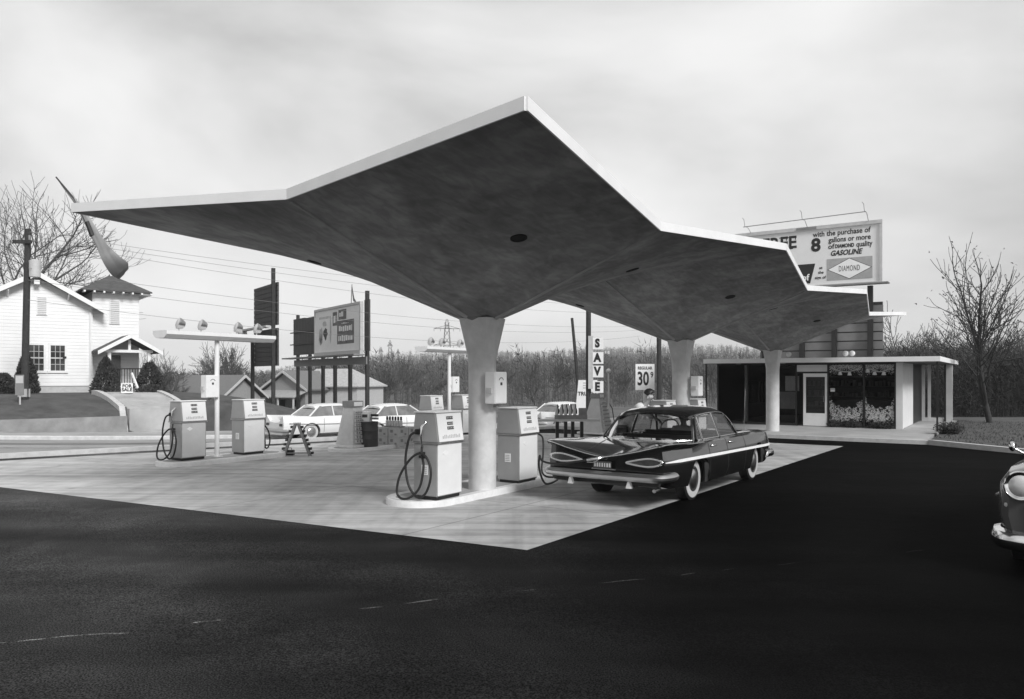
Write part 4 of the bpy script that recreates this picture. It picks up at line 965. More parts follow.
fr = MB(); fr.box(SX0 - .1, SX1 + .1, SY - .08, SY + .019, SZ1 - .02, SZ1 + .16).box(SX0 - .1, SX1 + .1, SY - .06, SY + .019, SZ0 - .12, SZ0 + .03).box(SX1 - .02, SX1 + .1, SY - .06, SY + .018, SZ0 + .03, SZ1 - .02).box(SX0 - .1, SX0 + .02, SY - .06, SY + .018, SZ0 + .03, SZ1 - .02)
fr.build('frame', M_lgrey, bs)
MB().box(SX0 - .1, SX1 + .45, SY - .75, SY - .09, SZ0 - .14, SZ0 - .08).build('catwalk', M_grey, bs)
MB().box(-2.45, -1.45, SY - .1, SY - .081, SZ1 + .01, SZ1 + .13).build('maker_plate', M_grey, bs)
rl = MB().tube([(-4.9, SY - 1.1, SZ1 + .30), (1.05, SY - 1.1, SZ1 + .42)], .022, 6)
for i, x in enumerate((-4.8, -1.9, 1.0)):
    z = SZ1 + .31 + .12 * (x + 4.8) / 5.8; rl.tube([(x, SY, SZ1 + .1), (x, SY - .6, z + .02), (x, SY - 1.1, z)], .014, 6).tube([(x - .02, SY - 1.1, z), (x - .05, SY - 1.15, z + .36), (x - .12, SY - 1.2, z + .45)], .014, 6)
rl.build('lamp_rail', M_grey, bs)
ty = SY + .012
def tx(s, size, x, z, m=M_letter, **k): return lettering(s, size, m, bs, (x, ty, z), FACE_NY, **k)
tx('FREE', .88, -3.32, 8.98, bold=.022, ext=.004, fit=1.74)
sf = MB()
for x in (-4.13, -3.69, -3.28, -2.84):
    sf.box(x - .05, x + .2, ty - .005, ty + .003, 8.655, 8.695).box(x - .05, x + .12, ty - .005, ty + .003, 9.265, 9.30)
for x in (-3.84, -2.95, -2.5): sf.box(x - .03, x + .01, ty - .005, ty + .003, 9.12, 9.30)
sf.build('letter_serifs', M_letter, bs)
tx('8', .92, -1.5, 8.72, bold=.035, ext=.004)
tx('with the purchase of', .37, -.28, 9.28, bold=.006, ext=.004, fit=2.74)
tx('gallons or more', .37, .10, 8.93, bold=.006, ext=.004, fit=1.98)
tx('of', .36, -.76, 8.60, ext=.004, bold=.006); tx('DIAMOND', .26, -.12, 8.585, ext=.004, bold=.010, fit=.9); tx('quality', .37, .80, 8.60, ext=.004, bold=.006, fit=.74)
tx('GASOLINE', .36, -.02, 8.24, bold=.012, shear=.28, ext=.004, fit=1.5)
ex = MB(); ex.extr([(-.96, ty, 6.88), (1.17, ty, 6.88), (1.17, ty, 7.97), (-.96, ty, 7.97)], (0, .003, 0), (0, -.006, 0)); ex.build('emblem_field', mat('emblem grey', .36, .6), bs, recalc=True)
cx, cz = .105, 7.425
dm = MB(); dm.extr([(cx - 1.05, ty, cz), (cx, ty, cz - .53), (cx + 1.05, ty, cz), (cx, ty, cz + .53)], (0, -.0065, 0), (0, -.009, 0)); dm.build('emblem_outline', M_letter, bs, recalc=True)
dm = MB(); dm.extr([(cx - 1.0, ty, cz), (cx, ty, cz - .50), (cx + 1.0, ty, cz), (cx, ty, cz + .50)], (0, -.0095, 0), (0, -.012, 0)); dm.build('emblem_diamond', M_white, bs, recalc=True)
o = tx('DIAMOND', .40, cx, cz, m=M_dark, ext=.003, space=1.15, fit=.98); o.location.y = ty - .015
tp = MB(); tp.extr([(-4.4, ty, 6.80), (-1.78, ty, 6.80), (-1.53, ty, 7.80), (-4.7, ty, 7.80)], (0, .003, 0), (0, -.006, 0)); tp.build('black_cup_shape', M_letter, bs, recalc=True)
o = tx('of', .46, -2.02, 7.1, m=M_white, ext=.003, bold=.01); o.location.y = ty - .011
for s, x, z in (('at', -1.26, 7.56), ('the', -1.26, 7.32), ('sign of', -1.29, 7.06)): tx(s, .2, x, z, ext=.004, bold=.004, shear=.1)

# ---------------------------------------------------------------- hoardings across the street, left
def frame_pts(pa, pb, Ya, Yb):
    a = Vector(((pa - CX) / F * Ya, Ya, 0)); b = Vector(((pb - CX) / F * Yb, Yb, 0)); d = b - a
    return a, d.length, math.atan2(d.y, d.x)
a, Ln, rz = frame_pts(294, 369, 62, 50)
ga = terrain(a.x, a.y) - .2
bb = thing('billboard', 'wide roadside hoarding on posts with a pale poster and bare boards left of it', 'billboard', (a.x, a.y, 0), rz)
def bq(px, py):     # local x,z on the board face
    k = (px - CX) / F; dx, dy = math.cos(rz), math.sin(rz); s = (k * a.y - a.x) / (dx - k * dy); Y = a.y + dy * s; return s, CAMH + (HY - py) / F * Y
xs = [bq(296, 0)[0], bq(308, 0)[0], bq(321, 0)[0], bq(333, 0)[0], bq(348, 0)[0], bq(365, 0)[0]]
for i, x in enumerate(xs):
    MB().box(x - .11, x + .11, .05, .27, ga, [6.9, 6.3, 4.4, 4.4, 4.4, 7.6][i]).build('post', M_barkd, bb)
xp0, zt = bq(319, 315); xp1, zt1 = bq(364, 304); zb = bq(319, 353)[1]
M_hb = mat('hoarding boards', .075, .8, amt=.3, scale=1.2, stretch=(6, 1, .3))
k_ = MB(); x = 0.1
while x < xp0 - .1: k_.box(x, min(x + .62, xp0 - .1), -.08, .04, zb - .05, 6.55 - .05 * (int(x * 3) % 2)); x += .64
k_.build('bare_boards', M_hb, bb)
k_ = MB(); x = xp1 + .05
while x < Ln: k_.box(x, min(x + .5, Ln), .0, .1, zb - .1, 7.0); x += .52
k_.build('bare_boards', M_hb, bb)
k_ = MB()
for z in (zb + .75, zb + 1.7): k_.box(-.5, xp0, -.16, -.081, z, z + .08)
k_.build('batten', M_wood, bb)
MB().box(-.3, xp1 + .4, -.9, -.1, zb - .38, zb - .28).build('catwalk', M_grey, bb)
MB().box(.0, xp1 + .4, .0, .045, zb - .95, zb - .45).build('skirt', mat('skirt grey', .34, .8), bb)
M_post = mat('poster paper', .86, .7, amt=.05, scale=1.5)
MB().box(xp0, xp1, -.28, -.12, zb, zt1).build('poster', M_post, bb)
k_ = MB(); k_.box(xp0 - .12, xp1 + .12, -.34, -.10, zt1, zt1 + .16).box(xp0 - .12, xp1 + .12, -.34, -.10, zb - .3, zb).box(xp0 - .14, xp0, -.33, -.11, zb, zt1).box(xp1, xp1 + .16, -.33, -.11, zb, zt1); k_.build('poster_frame', M_lgrey, bb)
W_ = xp1 - xp0; H_ = zt1 - zb
def pic(x0, x1, z0, z1, m, lift=0, name='poster_picture'): MB().box(xp0 + W_ * x0, xp0 + W_ * x1, -.285 - lift, -.2805 - lift + .0, zb + H_ * z0, zb + H_ * z1).build(name, m, bb)
M_pg, M_pl, M_pd = mat('poster grey', .16, .7, amt=.3, scale=2), mat('poster light', .5, .7, amt=.2, scale=2), mat('poster dark', .07, .7, amt=.3, scale=2)
pic(.52, .88, .16, .70, M_pg); pic(.42, .52, .60, .92, M_pg); pic(.55, .72, .72, .95, M_pg)
rnd = random.Random(2)
for x0, x1, z, h in ((.56, .84, .44, .14), (.55, .86, .22, .14), (.62, .78, .61, .05), (.57, .66, .78, .13), (.44, .50, .66, .2)):
    k_ = MB(); x = x0
    while x < x1: w_ = rnd.uniform(.02, .04); k_.box(xp0 + W_ * x, xp0 + W_ * min(x + w_, x1), -.292, -.2862, zb + H_ * (z + rnd.uniform(0, .02)), zb + H_ * (z + h - rnd.uniform(0, .03))); x += w_ + .012
    k_.build('poster_lettering', M_post, bb)
k_ = MB()
for x in range(9): k_.box(xp0 + W_ * (.1 + x * .032), xp0 + W_ * (.122 + x * .032), -.287, -.2805, zb + H_ * .80, zb + H_ * .85)
k_.build('poster_lettering', M_pl, bb)
def blob(cx_, cz_, rx, rz_, m, seed):
    r_ = random.Random(seed); pts = [(xp0 + W_ * (cx_ + rx * math.cos(a) * r_.uniform(.7, 1.15)), -.281, zb + H_ * (cz_ + rz_ * math.sin(a) * r_.uniform(.7, 1.15))) for a in [i * 2 * math.pi / 16 for i in range(16)]]
    MB().extr(pts, (0, .0, 0), (0, -.006, 0)).build('poster_picture', m, bb, recalc=True)
blob(.14, .38, .055, .24, M_pl, 1); blob(.25, .44, .05, .15, M_pd, 2); blob(.23, .68, .05, .07, M_pl, 3); blob(.14, .34, .035, .15, M_pg, 4); blob(.37, .5, .02, .3, M_pl, 6)
fp = MB(); fp.tube([(xp1 - 1.9, -.1, zt1 + .1), (xp1 - 1.75, -.1, zt1 + 1.45)], .025, 6); fp.build('flag_pole', M_dark, bb)
fl = MB(); fl.extr([(xp1 - 1.75, -.1, zt1 + 1.4), (xp1 - 1.25, -.15, zt1 + .5), (xp1 - 1.05, -.05, zt1 + .15), (xp1 - 1.5, -.12, zt1 + .3), (xp1 - 1.68, -.1, zt1 + .8)], (0, -.01, 0), (0, .01, 0)); fl.build('limp_pennant', M_grey, bb, recalc=True)

a2, L2_, rz2 = frame_pts(253, 276.5, 51.0, 47.0)
b2 = thing('billboard', 'narrow dark hoarding seen from behind, two stacked panels on tall poles', 'billboard', (a2.x, a2.y, 0), rz2)
g2 = terrain(a2.x, a2.y) - .2
for x, z in ((.25, 4.5), (L2_ - .3, 8.6)): MB().box(x - .1, x + .1, -.2, .0, g2, z).build('post', M_barkd, b2)
for z0, z1 in ((2.65, 4.95), (5.15, 7.75)):
    k_ = MB(); z = z0
    while z < z1 - .05: k_.box(0, L2_, .06, .12, z, min(z + .27, z1)); z += .30
    k_.build('slat_panel', M_hb, b2)
    MB().box(.02, L2_ - .02, .125, .16, z0, z1).build('panel_backing', M_dark, b2)
MB().box(-.9, L2_ - .5, -.5, -.2, 5.0, 5.12).build('lamp_arm', M_lgrey, b2)
MB().ball((-1.0, -.4, 4.9), .38, .3, .3).build('lamp_head', M_lgrey, b2, smooth=60)
# ---------------------------------------------------------------- white clapboard house at the left
M_clap = mat('white clapboard', .80, .6, amt=.05, scale=1.2)
N, L = nodes(M_clap); tcc = N.new('ShaderNodeTexCoord'); sx2 = N.new('ShaderNodeSeparateXYZ'); L.new(tcc.outputs['Object'], sx2.inputs[0])
m1 = N.new('ShaderNodeMath'); m1.operation = 'MULTIPLY'; m1.inputs[1].default_value = 1 / .17; L.new(sx2.outputs[2], m1.inputs[0])
m2 = N.new('ShaderNodeMath'); m2.operation = 'FRACT'; L.new(m1.outputs[0], m2.inputs[0])
bpn = N.new('ShaderNodeBump'); bpn.inputs['Strength'].default_value = .9; bpn.inputs['Distance'].default_value = .03; bpn.invert = True
L.new(m2.outputs[0], bpn.inputs['Height']); L.new(bpn.outputs[0], N['Principled BSDF'].inputs['Normal'])
M_shin = mat('grey shingles', .085, .9, amt=.3, scale=4, bump=.5, stretch=(1, 1, 4))
M_shinl = mat('pale shingles', .42, .9, amt=.2, scale=4, bump=.4)
M_pane = mat('dark pane', .03, .1, amt=.2, coat=.6)
HO = Vector((-21.7, 40, 0)); hr = math.atan2(.6, .8)
hs_ = thing('house', 'white clapboard house with square hipped tower and gabled porch on a raised lawn', 'house', (HO.x, HO.y, 0), hr)
GB = 1.15
def slab(mb, poly, th): mb.extr(poly, (0, 0, 0), (0, 0, th))
# main gable: x -5.0..0, depth y 0..9
w_ = MB(); w_.extr([(-5.2, 0, GB + .35), (0, 0, GB + .35), (0, 0, 5.6), (-2.5, 0, 6.95), (-5.2, 0, 5.5)], (0, 0, 0), (0, 9, 0)); w_.build('gable_wall', M_clap, hs_, recalc=True)
MB().box(-5.15, -.05, .04, 8.9, GB - 1.4, GB + .349).build('foundation', M_lgrey, hs_)
r_ = MB(); r_.extr([(.55, -.45, 5.30), (.55, 9.4, 5.30), (-2.5, 9.4, 7.02), (-2.5, -.45, 7.02)], (0, 0, 0), (0, 0, .14)); r_.extr([(-5.9, -.45, 5.12), (-5.9, 9.4, 5.12), (-2.5, 9.4, 7.02), (-2.5, -.45, 7.02)], (0, 0, 0), (0, 0, .14)); r_.build('roof', M_shin, hs_, recalc=True)
v_ = MB(); v_.extr([(.6, 0, 5.16), (.6, 0, 5.40), (-2.5, 0, 7.20), (-2.5, 0, 6.94)], (0, -.53, 0), (0, -.46, 0)); v_.extr([(-5.95, 0, 5.0), (-5.95, 0, 5.22), (-2.5, 0, 7.20), (-2.5, 0, 6.94)], (0, -.53, 0), (0, -.455, 0)); v_.build('barge_board', M_white, hs_, recalc=True)
for x in (-3.7, -1.1):
    m_ = MB(); m_.tube([(x, -.02, 5.9 if x > -2 else 5.9), (x, -.42, 6.15 if x > -2 else 6.2)], .05, 4); m_.build('bracket', M_white, hs_)
MB().box(-2.62, -2.38, -.40, -.02, 6.55, 6.75).build('bracket', M_white, hs_)
def win(x0, x1, y, z0, z1, par=hs_, nx=2, nz=4):
    f = MB(); f.box(x0 - .1, x0, y - .05, y + .01, z0 - .1, z1 + .12).box(x1, x1 + .1, y - .05, y + .01, z0 - .1, z1 + .12).box(x0, x1, y - .05, y + .01, z1, z1 + .12).box(x0 - .14, x1 + .14, y - .07, y + .012, z0 - .12, z0 - .001)
    o = f.build('window', M_white, par); MB().box(x0, x1, y - .012, y - .004, z0, z1).build('pane', M_pane, o)
    g = MB()
    for i in range(1, nx + 1): x = x0 + (x1 - x0) * i / (nx + 1); g.box(x - .012, x + .012, y - .03, y - .0125, z0, z1)
    for i in range(1, nz): z = z0 + (z1 - z0) * i / nz; g.box(x0, x1, y - .032, y - .0122, z - (.035 if i == nz // 2 else .012), z + (.035 if i == nz // 2 else .012))
    g.build('glazing_bar', M_lgrey, o)
win(-2.80, -2.18, 0, 2.28, 3.55); win(-1.88, -1.26, 0, 2.28, 3.55); win(-5.05, -4.45, 0, 2.1, 3.2)
vt = MB().box(-2.50, -2.02, -.05, .0, 5.05, 6.0).build('louvre', M_white, hs_); q = MB()
for i in range(10): q.box(-2.45, -2.07, -.065, -.0505, 5.08 + i * .09, 5.13 + i * .09)
q.build('louvre_slat', M_lgrey, vt)
# tower
MB().box(.0 + .02, 2.25, .25, 3.0, GB + .35, 6.45).build('tower_wall', M_clap, hs_)
MB().box(.06, 2.2, .3, 2.9, GB - 1.4, GB + .349).build('foundation', M_lgrey, hs_)
r_ = MB(); ex = .55; r_.add([(-ex, .25 - ex, 6.42), (2.25 + ex, .25 - ex, 6.42), (2.25 + ex, 3.0 + ex, 6.42), (-ex, 3.0 + ex, 6.42), (-ex, .25 - ex, 6.5), (2.25 + ex, .25 - ex, 6.5), (2.25 + ex, 3.0 + ex, 6.5), (-ex, 3.0 + ex, 6.5), (1.0, 1.6, 7.45), (1.25, 1.6, 7.45)], [(3, 2, 1, 0), (0, 1, 5, 4), (1, 2, 6, 5), (2, 3, 7, 6), (3, 0, 4, 7), (4, 5, 9, 8), (5, 6, 9), (6, 7, 8, 9), (7, 4, 8)]); tr_ = r_.build('tower_roof', M_shin, hs_)
q = MB()
for i in range(8): x = -.45 + i * .45; q.box(x, x + .09, .25 - ex - .02, .24, 6.33, 6.418)
for i in range(8): y = -.2 + i * .45; q.box(2.26, 2.25 + ex + .02, y, y + .09, 6.33, 6.418)
q.build('rafter_tail', M_white, tr_)
MB().tube([(1.1, 1.6, 7.4), (1.1, 1.6, 8.25)], .035, 6).build('finial', M_white, tr_)
lv = MB().box(.82, 1.32, .19, .249, 4.75, 6.0).build('louvre', M_white, hs_); q = MB()
for i in range(12): q.box(.86, 1.28, .175, .1895, 4.8 + i * .1, 4.86 + i * .1)
q.build('louvre_slat', M_lgrey, lv)
# porch with its own gable
MB().box(.35, 2.45, -1.9, .24, GB - 1.2, GB + .42).build('porch_floor', M_lgrey, hs_)
for x in (.48, 2.32): MB().box(x - .07, x + .07, -1.85, -1.71, GB + .421, 3.2).build('porch_post', M_white, hs_)
r_ = MB(); r_.extr([(-.05, -2.2, 3.18), (-.05, .24, 3.18), (1.4, .24, 4.0), (1.4, -2.2, 4.0)], (0, 0, 0), (0, 0, .12)); r_.extr([(2.85, -2.2, 3.18), (2.85, .24, 3.18), (1.4, .24, 4.0), (1.4, -2.2, 4.0)], (0, 0, 0), (0, 0, .12)); r_.build('porch_roof', M_shin, hs_, recalc=True)
v_ = MB(); v_.extr([(-.1, 0, 3.08), (-.1, 0, 3.26), (1.4, 0, 4.15), (1.4, 0, 3.93)], (0, -2.27, 0), (0, -2.21, 0)); v_.extr([(2.9, 0, 3.08), (2.9, 0, 3.26), (1.4, 0, 4.15), (1.4, 0, 3.93)], (0, -2.27, 0), (0, -2.205, 0)); v_.box(.3, 2.5, -1.86, -1.74, 3.2, 3.34); v_.box(1.34, 1.46, -1.84, -1.76, 3.34, 3.85); v_.build('porch_gable', M_white, hs_, recalc=True)
MB().box(.65, 1.35, .2, .249, GB + .42, 3.1).build('front_door', M_pane, hs_)
q = MB()
for i in range(15): x = .55 + i * .125; q.box(x - .015, x + .015, -1.8, -1.77, GB + .5, GB + 1.2)
q.box(.55, 2.25, -1.81, -1.76, GB + 1.2, GB + 1.26); q.build('porch_railing', M_black, hs_)
hr_ = MB(); hr_.tube([(1.5, -1.9, GB + 1.0), (1.75, -3.6, .55)], .06, 6).tube([(1.75, -3.6, .0), (1.75, -3.6, .6)], .05, 6); hr_.build('step_rail', M_white, hs_)
MB().box(-1.35, -1.2, -.1, .0, 2.9, 3.0).build('wall_lamp', M_black, hs_); MB().tube([(-.12, -.06, GB + .3), (-.12, -.06, 5.3)], .05, 6).build('downpipe', M_white, hs_)
# raised lawn with low wall and the sloping front path
def hl(x, y, z=0.0): c, s = math.cos(hr), math.sin(hr); return (HO.x + c * x - s * y, HO.y + s * x + c * y, z)
lw0 = st(-60, 13.2); 
lm = MB(); NX = 60; rows = [(13.30, -.6), (13.34, .28), (14.2, .5), (16.5, .95), (18.2, 1.12), (24, 1.18), (46, .9), (62, -.3)]
t0, t1 = -46, 24.0
def lawn_z(o, t):
    p = st(t, o); base = terrain(p[0], p[1]) + .03
    if o < 13.31: return base - .4
    k = pchip([a for a, _ in rows], [b for _, b in rows], o) if (o > 14 or t < 6.5) else base + .02; f = min(1, max(0, (22 - t) / 11.0)); f = f * f * (3 - 2 * f)
    return base + (k - base) * f if k > base else max(k, base)
ts = [t0 + (t1 - t0) * i / NX for i in range(NX + 1)]
os_ = [13.30, 13.34, 13.8, 14.2, 15, 16, 17, 18.2, 20, 24, 30, 38, 46, 62]
for o in os_:
    for t in ts: p = st(t, o); lm.v.append((p[0], p[1], lawn_z(o, t)))
for i in range(len(os_) - 1):
    for j in range(NX): a_ = i * (NX + 1) + j; lm.f.append((a_, a_ + 1, a_ + NX + 2, a_ + NX + 1))
struct('lawn', lm, M_lawn, smooth=60, recalc=True)
wl = MB()
for i in range(NX):
    if ts[i + 1] > 6.5: break
    (x0, y0), (x1, y1) = st(ts[i], 13.1), st(ts[i + 1], 13.1); (x2, y2), (x3, y3) = st(ts[i + 1], 13.36), st(ts[i], 13.36)
    wl.prism([(x0, y0), (x1, y1), (x2, y2), (x3, y3)], -1.2, .30)
tag(wl.build('retaining_wall', mat('stained wall concrete', .27, .85, amt=.25, scale=1.5), recalc=True), 'low concrete retaining wall along the foot of the house lawn', 'wall')
def strip(pts, w, lift, th, name, m):   # a paved strip draped on the lawn
    mb = MB()
    for (t_, o) in pts:
        for s_ in (-w, w): p = st(t_ + s_, o); z = lawn_z(o, t_) + lift; mb.v += [(p[0], p[1], z), (p[0], p[1], z - th)]
    for i in range(len(pts) - 1):
        a_ = i * 4; b_ = a_ + 4; mb.f += [(a_, a_ + 2, b_ + 2, b_), (a_ + 1, b_ + 1, b_ + 3, a_ + 3), (a_, b_, b_ + 1, a_ + 1), (a_ + 2, a_ + 3, b_ + 3, b_ + 2)]
    mb.f += [(0, 1, 3, 2)]; e_ = (len(pts) - 1) * 4; mb.f += [(e_, e_ + 2, e_ + 3, e_ + 1)]
    return struct(name, mb, m, recalc=True)
sp_ = MB()
for i in range(20):                                # shallow steps up the bank
    o0, o1 = 12.75 + i * .32, 12.75 + (i + 1) * .32; q_ = st(7.9, o0); lo_ = gz(*q_) - drop(*q_) + .06; z_ = max([lo_ + .02 * i] + [lawn_z(o_, t_) + .09 for o_ in (o0, o1, o1 + .15) for t_ in (6.75, 7.9, 9.1) if o_ > 13.35])
    a0, a1, b0, b1 = st(6.75, o0), st(9.1, o0), st(9.1, o1), st(6.75, o1); sp_.prism([a0, a1, b0, b1], lo_ - .6, z_)
struct('path', sp_, M_walk, recalc=True)
pp = [(7.9, 13.7 + i * .5) for i in range(11)]
strip([(t_ - 1.32, o) for t_, o in pp], .12, .2, .9, 'path_kerb', M_kerb); strip([(t_ + 1.35, o) for t_, o in pp], .12, .2, .9, 'path_kerb', M_kerb)
# sale board
q = at(127, 400); pz = depth(127, 396, 36.5)
sg_ = thing('sale_sign', 'small white FOR SALE board on the lawn in front of the house porch', 'sign', (pz.x, pz.y, pz.z - .02), R(25))
MB().box(-.25, .25, -.015, .015, .16, .62).build('board', M_white, sg_)
k_ = MB()
for x in (-.22, .22): k_.box(x - .02, x + .02, .016, .05, -.5, .66)
k_.build('stake', M_grey, sg_)
lettering('FOR\nSALE', .21, M_letter, sg_, (0, -.02, .40), FACE_NY, bold=.008, ext=.003, line=.85)

# two old houses below the hoardings
def barn(label, pa, pb, Ya, Yb, zb_, ze, zr, dep, wall_m, roof_m, porch):
    a_, L_, rz_ = frame_pts(pa, pb, Ya, Yb)
    t = thing('old_house', label, 'house', (a_.x, a_.y, 0), rz_, None)
    w_ = MB(); w_.extr([(.2, 0, zb_), (L_ - .2, 0, zb_), (L_ - .2, 0, ze), (L_ / 2, 0, zr - .1), (.2, 0, ze)], (0, 0, 0), (0, dep, 0)); w_.build('wall', wall_m, t, recalc=True)
    r_ = MB(); h = (zr - ze) / (L_ / 2)
    r_.extr([(-.3, -.4, ze - .1), (-.3, dep + .4, ze - .1), (L_ / 2, dep + .4, zr), (L_ / 2, -.4, zr)], (0, 0, 0), (0, 0, .15)); r_.extr([(L_ + .3, -.4, ze - .1), (L_ + .3, dep + .4, ze - .1), (L_ / 2, dep + .4, zr), (L_ / 2, -.4, zr)], (0, 0, 0), (0, 0, .15)); r_.build('roof', roof_m, t, recalc=True)
    v_ = MB(); v_.extr([(-.35, 0, ze - .22), (-.35, 0, ze), (L_ / 2, 0, zr + .17), (L_ / 2, 0, zr - .08)], (0, -.48, 0), (0, -.41, 0)); v_.extr([(L_ + .35, 0, ze - .22), (L_ + .35, 0, ze), (L_ / 2, 0, zr + .17), (L_ / 2, 0, zr - .08)], (0, -.48, 0), (0, -.405, 0)); v_.build('barge_board', M_lgrey, t, recalc=True)
    if porch:
        p_ = MB(); p_.extr([(-.4, 0, ze - .15), (L_ + .2, 0, ze - .15), (L_ + .2, -2.2, ze - .75), (-.4, -2.2, ze - .75)], (0, 0, 0), (0, 0, .1)); p_.build('porch_roof', mat('tin roof', .36, .6, amt=.2), t, recalc=True)
        for i in range(4): x = -.2 + (L_ + .2) * i / 3; MB().box(x - .07, x + .07, -2.1, -1.96, zb_, ze - .72).build('porch_post', M_lgrey, t)
        MB().box(L_ * .3, L_ * .5, -.03, .0, zb_, ze - 1.0).build('door', M_black, t); MB().box(L_ * .65, L_ * .85, -.03, .0, zb_ + .7, ze - 1.0).build('window', M_black, t)
    return t
bn = barn('old gabled house with long pale roof and porch, under the wide hoarding', 264, 307, 76, 74, -1.6, .75, 2.45, 7, mat('silvered boards', .30), mat('worn shingles', .17), True)
# long pale wing running right from it
a3, L3, rz3 = frame_pts(290, 376, 76.5, 74); L3 -= 2.4
wg = bn
c_, s_ = math.cos(-bn.rotation_euler.z), math.sin(-bn.rotation_euler.z)
def tol(v): d = Vector(v) - bn.location; return (d.x * c_ - d.y * s_, d.x * s_ + d.y * c_, d.z)
e3 = Vector((math.cos(rz3), math.sin(rz3), 0)); n3 = Vector((-e3.y, e3.x, 0)); A3 = a3 + n3 * .4
def w3(x, y, z): q = A3 + e3 * x + n3 * y; return tol((q.x, q.y, z))
m_ = MB(); m_.add([w3(0, 1, -1.6), w3(L3 - .3, 1, -1.6), w3(L3 - .3, 1, 1.0), w3(0, 1, 1.0), w3(0, 7, -1.6), w3(L3 - .3, 7, -1.6), w3(L3 - .3, 7, 1.0), w3(0, 7, 1.0)], [(0, 1, 2, 3), (1, 5, 6, 2), (5, 4, 7, 6), (4, 0, 3, 7)]); m_.build('wing_wall', M_lgrey, bn, recalc=True)
m_ = MB(); m_.extr([w3(.0, .6, .95), w3(L3, .6, .95), w3(L3 - 2.4, 4, 2.7), w3(.4, 4, 2.7)], (0, 0, 0), (0, 0, .12)); m_.extr([w3(L3, .6, .95), w3(L3, 7.4, .95), w3(L3 - 2.4, 4, 2.7)], (0, 0, 0), (0, 0, .12)); m_.extr([w3(.0, 7.4, .95), w3(L3, 7.4, .95), w3(L3 - 2.4, 4, 2.7), w3(.4, 4, 2.7)], (0, 0, 0), (0, 0, .12)); m_.build('wing_roof', M_shinl, bn, recalc=True)
barn('small grey shed with weathered gable, left of the narrow dark hoarding poles', 221, 262, 66, 70, -1.5, .2, 2.0, 8, mat('silvered boards', .30, .85, amt=.2, scale=3), mat('worn shingles', .17, .9, amt=.3, scale=4, bump=.4), False)

# ---------------------------------------------------------------- poles, wires, signs
def pole(label, base, top, r0, r1, name='utility_pole', m=M_barkd, group=None):
    t = thing(name, label, 'pole', base, 0, group); d = Vector(top) - Vector(base)
    MB().tube([(0, 0, -.5), (d.x * .5, d.y * .5, d.z * .5), tuple(d)], [r0, (r0 + r1) / 2, r1], 12).build('shaft', m, t, smooth=50); return t, d
b_ = at(24, 423.5); tp_ = depth(28, 229, b_.y)
lp, d_ = pole('wooden utility pole with transformer in front of the white house', b_, tp_, .155, .12, group='utility poles')
q = MB().lathe([(.0, -.35), (.22, -.34), (.23, .36), (.1, .42), (.0, .42)], 18, Matrix.Translation((d_.x + .36, -.1, d_.z - 1.75))); q.build('transformer', M_lgrey, lp, smooth=40)
MB().box(d_.x + .1, d_.x + .2, -.06, .06, d_.z - 1.9, d_.z - 1.5).build('bracket', M_dark, lp)
MB().box(d_.x - .55, d_.x + .25, -.2, -.1, d_.z - .65, d_.z - .5).build('cross_arm', M_barkd, lp)
for x in (-.5, -.28, .16): MB().tube([(d_.x + x, -.15, d_.z - .5), (d_.x + x, -.15, d_.z - .3)], .05, 6).build('insulator', M_grey, lp)
MB().box(-.17, .17, -.165, .165, 1.15, 1.5).build('painted_band', M_lgrey, lp)
g_ = at(20, 425); sgp = thing('street_sign', 'small upright street sign on a thin white post left of the transformer pole', 'sign', g_, R(10))
MB().tube([(0, 0, -.2), (0, 0, 2.1)], .035, 6).build('post', M_lgrey, sgp); MB().box(-.17, .17, -.05, -.03, 1.25, 2.1).build('plate', M_grey, sgp); MB().box(-.14, .14, -.055, -.0505, 1.75, 2.05).build('plate_panel', M_lgrey, sgp)
b_ = at(588.5, 417, 0); b_ = Vector(((588.5 - CX) / F * 36, 36, -.15)); tp_ = depth(588.5, 270, 36)
p1_, _ = pole('dark upright pole carrying the SAVE letter plates', b_, tp_, .125, .115, group='utility poles')
sv = thing('save_sign', 'four stacked white plates spelling SAVE, on the dark pole', 'sign', depth(598, 365, 35.7), R(-8))
for i, (ch_, y) in enumerate(zip('SAVE', (343.5, 358, 371.5, 387))):
    z = (365 - y) / F * 35.7; pl_ = MB().box(-.25, .25, -.015, .015, z - .27, z + .27).build('letter_plate', M_white, sv)
    lettering(ch_, .52, M_letter, pl_, (-.03, -.02, z), FACE_NY, bold=.03, ext=.004, sx=.85)
MB().box(-.45, -.22, .016, .04, -1.1, 1.35).build('hanger', M_lgrey, sv)
b_ = Vector(((659 - CX) / F * 40, 40, -.2)); pole('dark upright pole between the 30 price board and the second canopy column', b_, depth(659, 260, 40), .13, .12, group='utility poles')
b_ = Vector(((581 - CX) / F * 46, 46, -.3)); pole('thin leaning pole left of the SAVE plates', b_, depth(572, 318, 46), .13, .08, group='utility poles')
b_ = Vector(((609 - CX) / F * 30, 30, -.15)); t, _ = pole('thin pale standpipe with a round head, right of the SAVE plates', b_, depth(608.5, 372, 30), .035, .03, 'standpipe', M_lgrey); MB().ball((-.02, 0, depth(608, 371, 30).z + .15), .1).build('head', M_lgrey, t, smooth=60)
MB().tube([(.0, 0, 1.1), (.12, 0, .9), (.2, 0, .4), (.22, 0, 0)], .02, 6).build('hose', M_rubber, t, smooth=60)
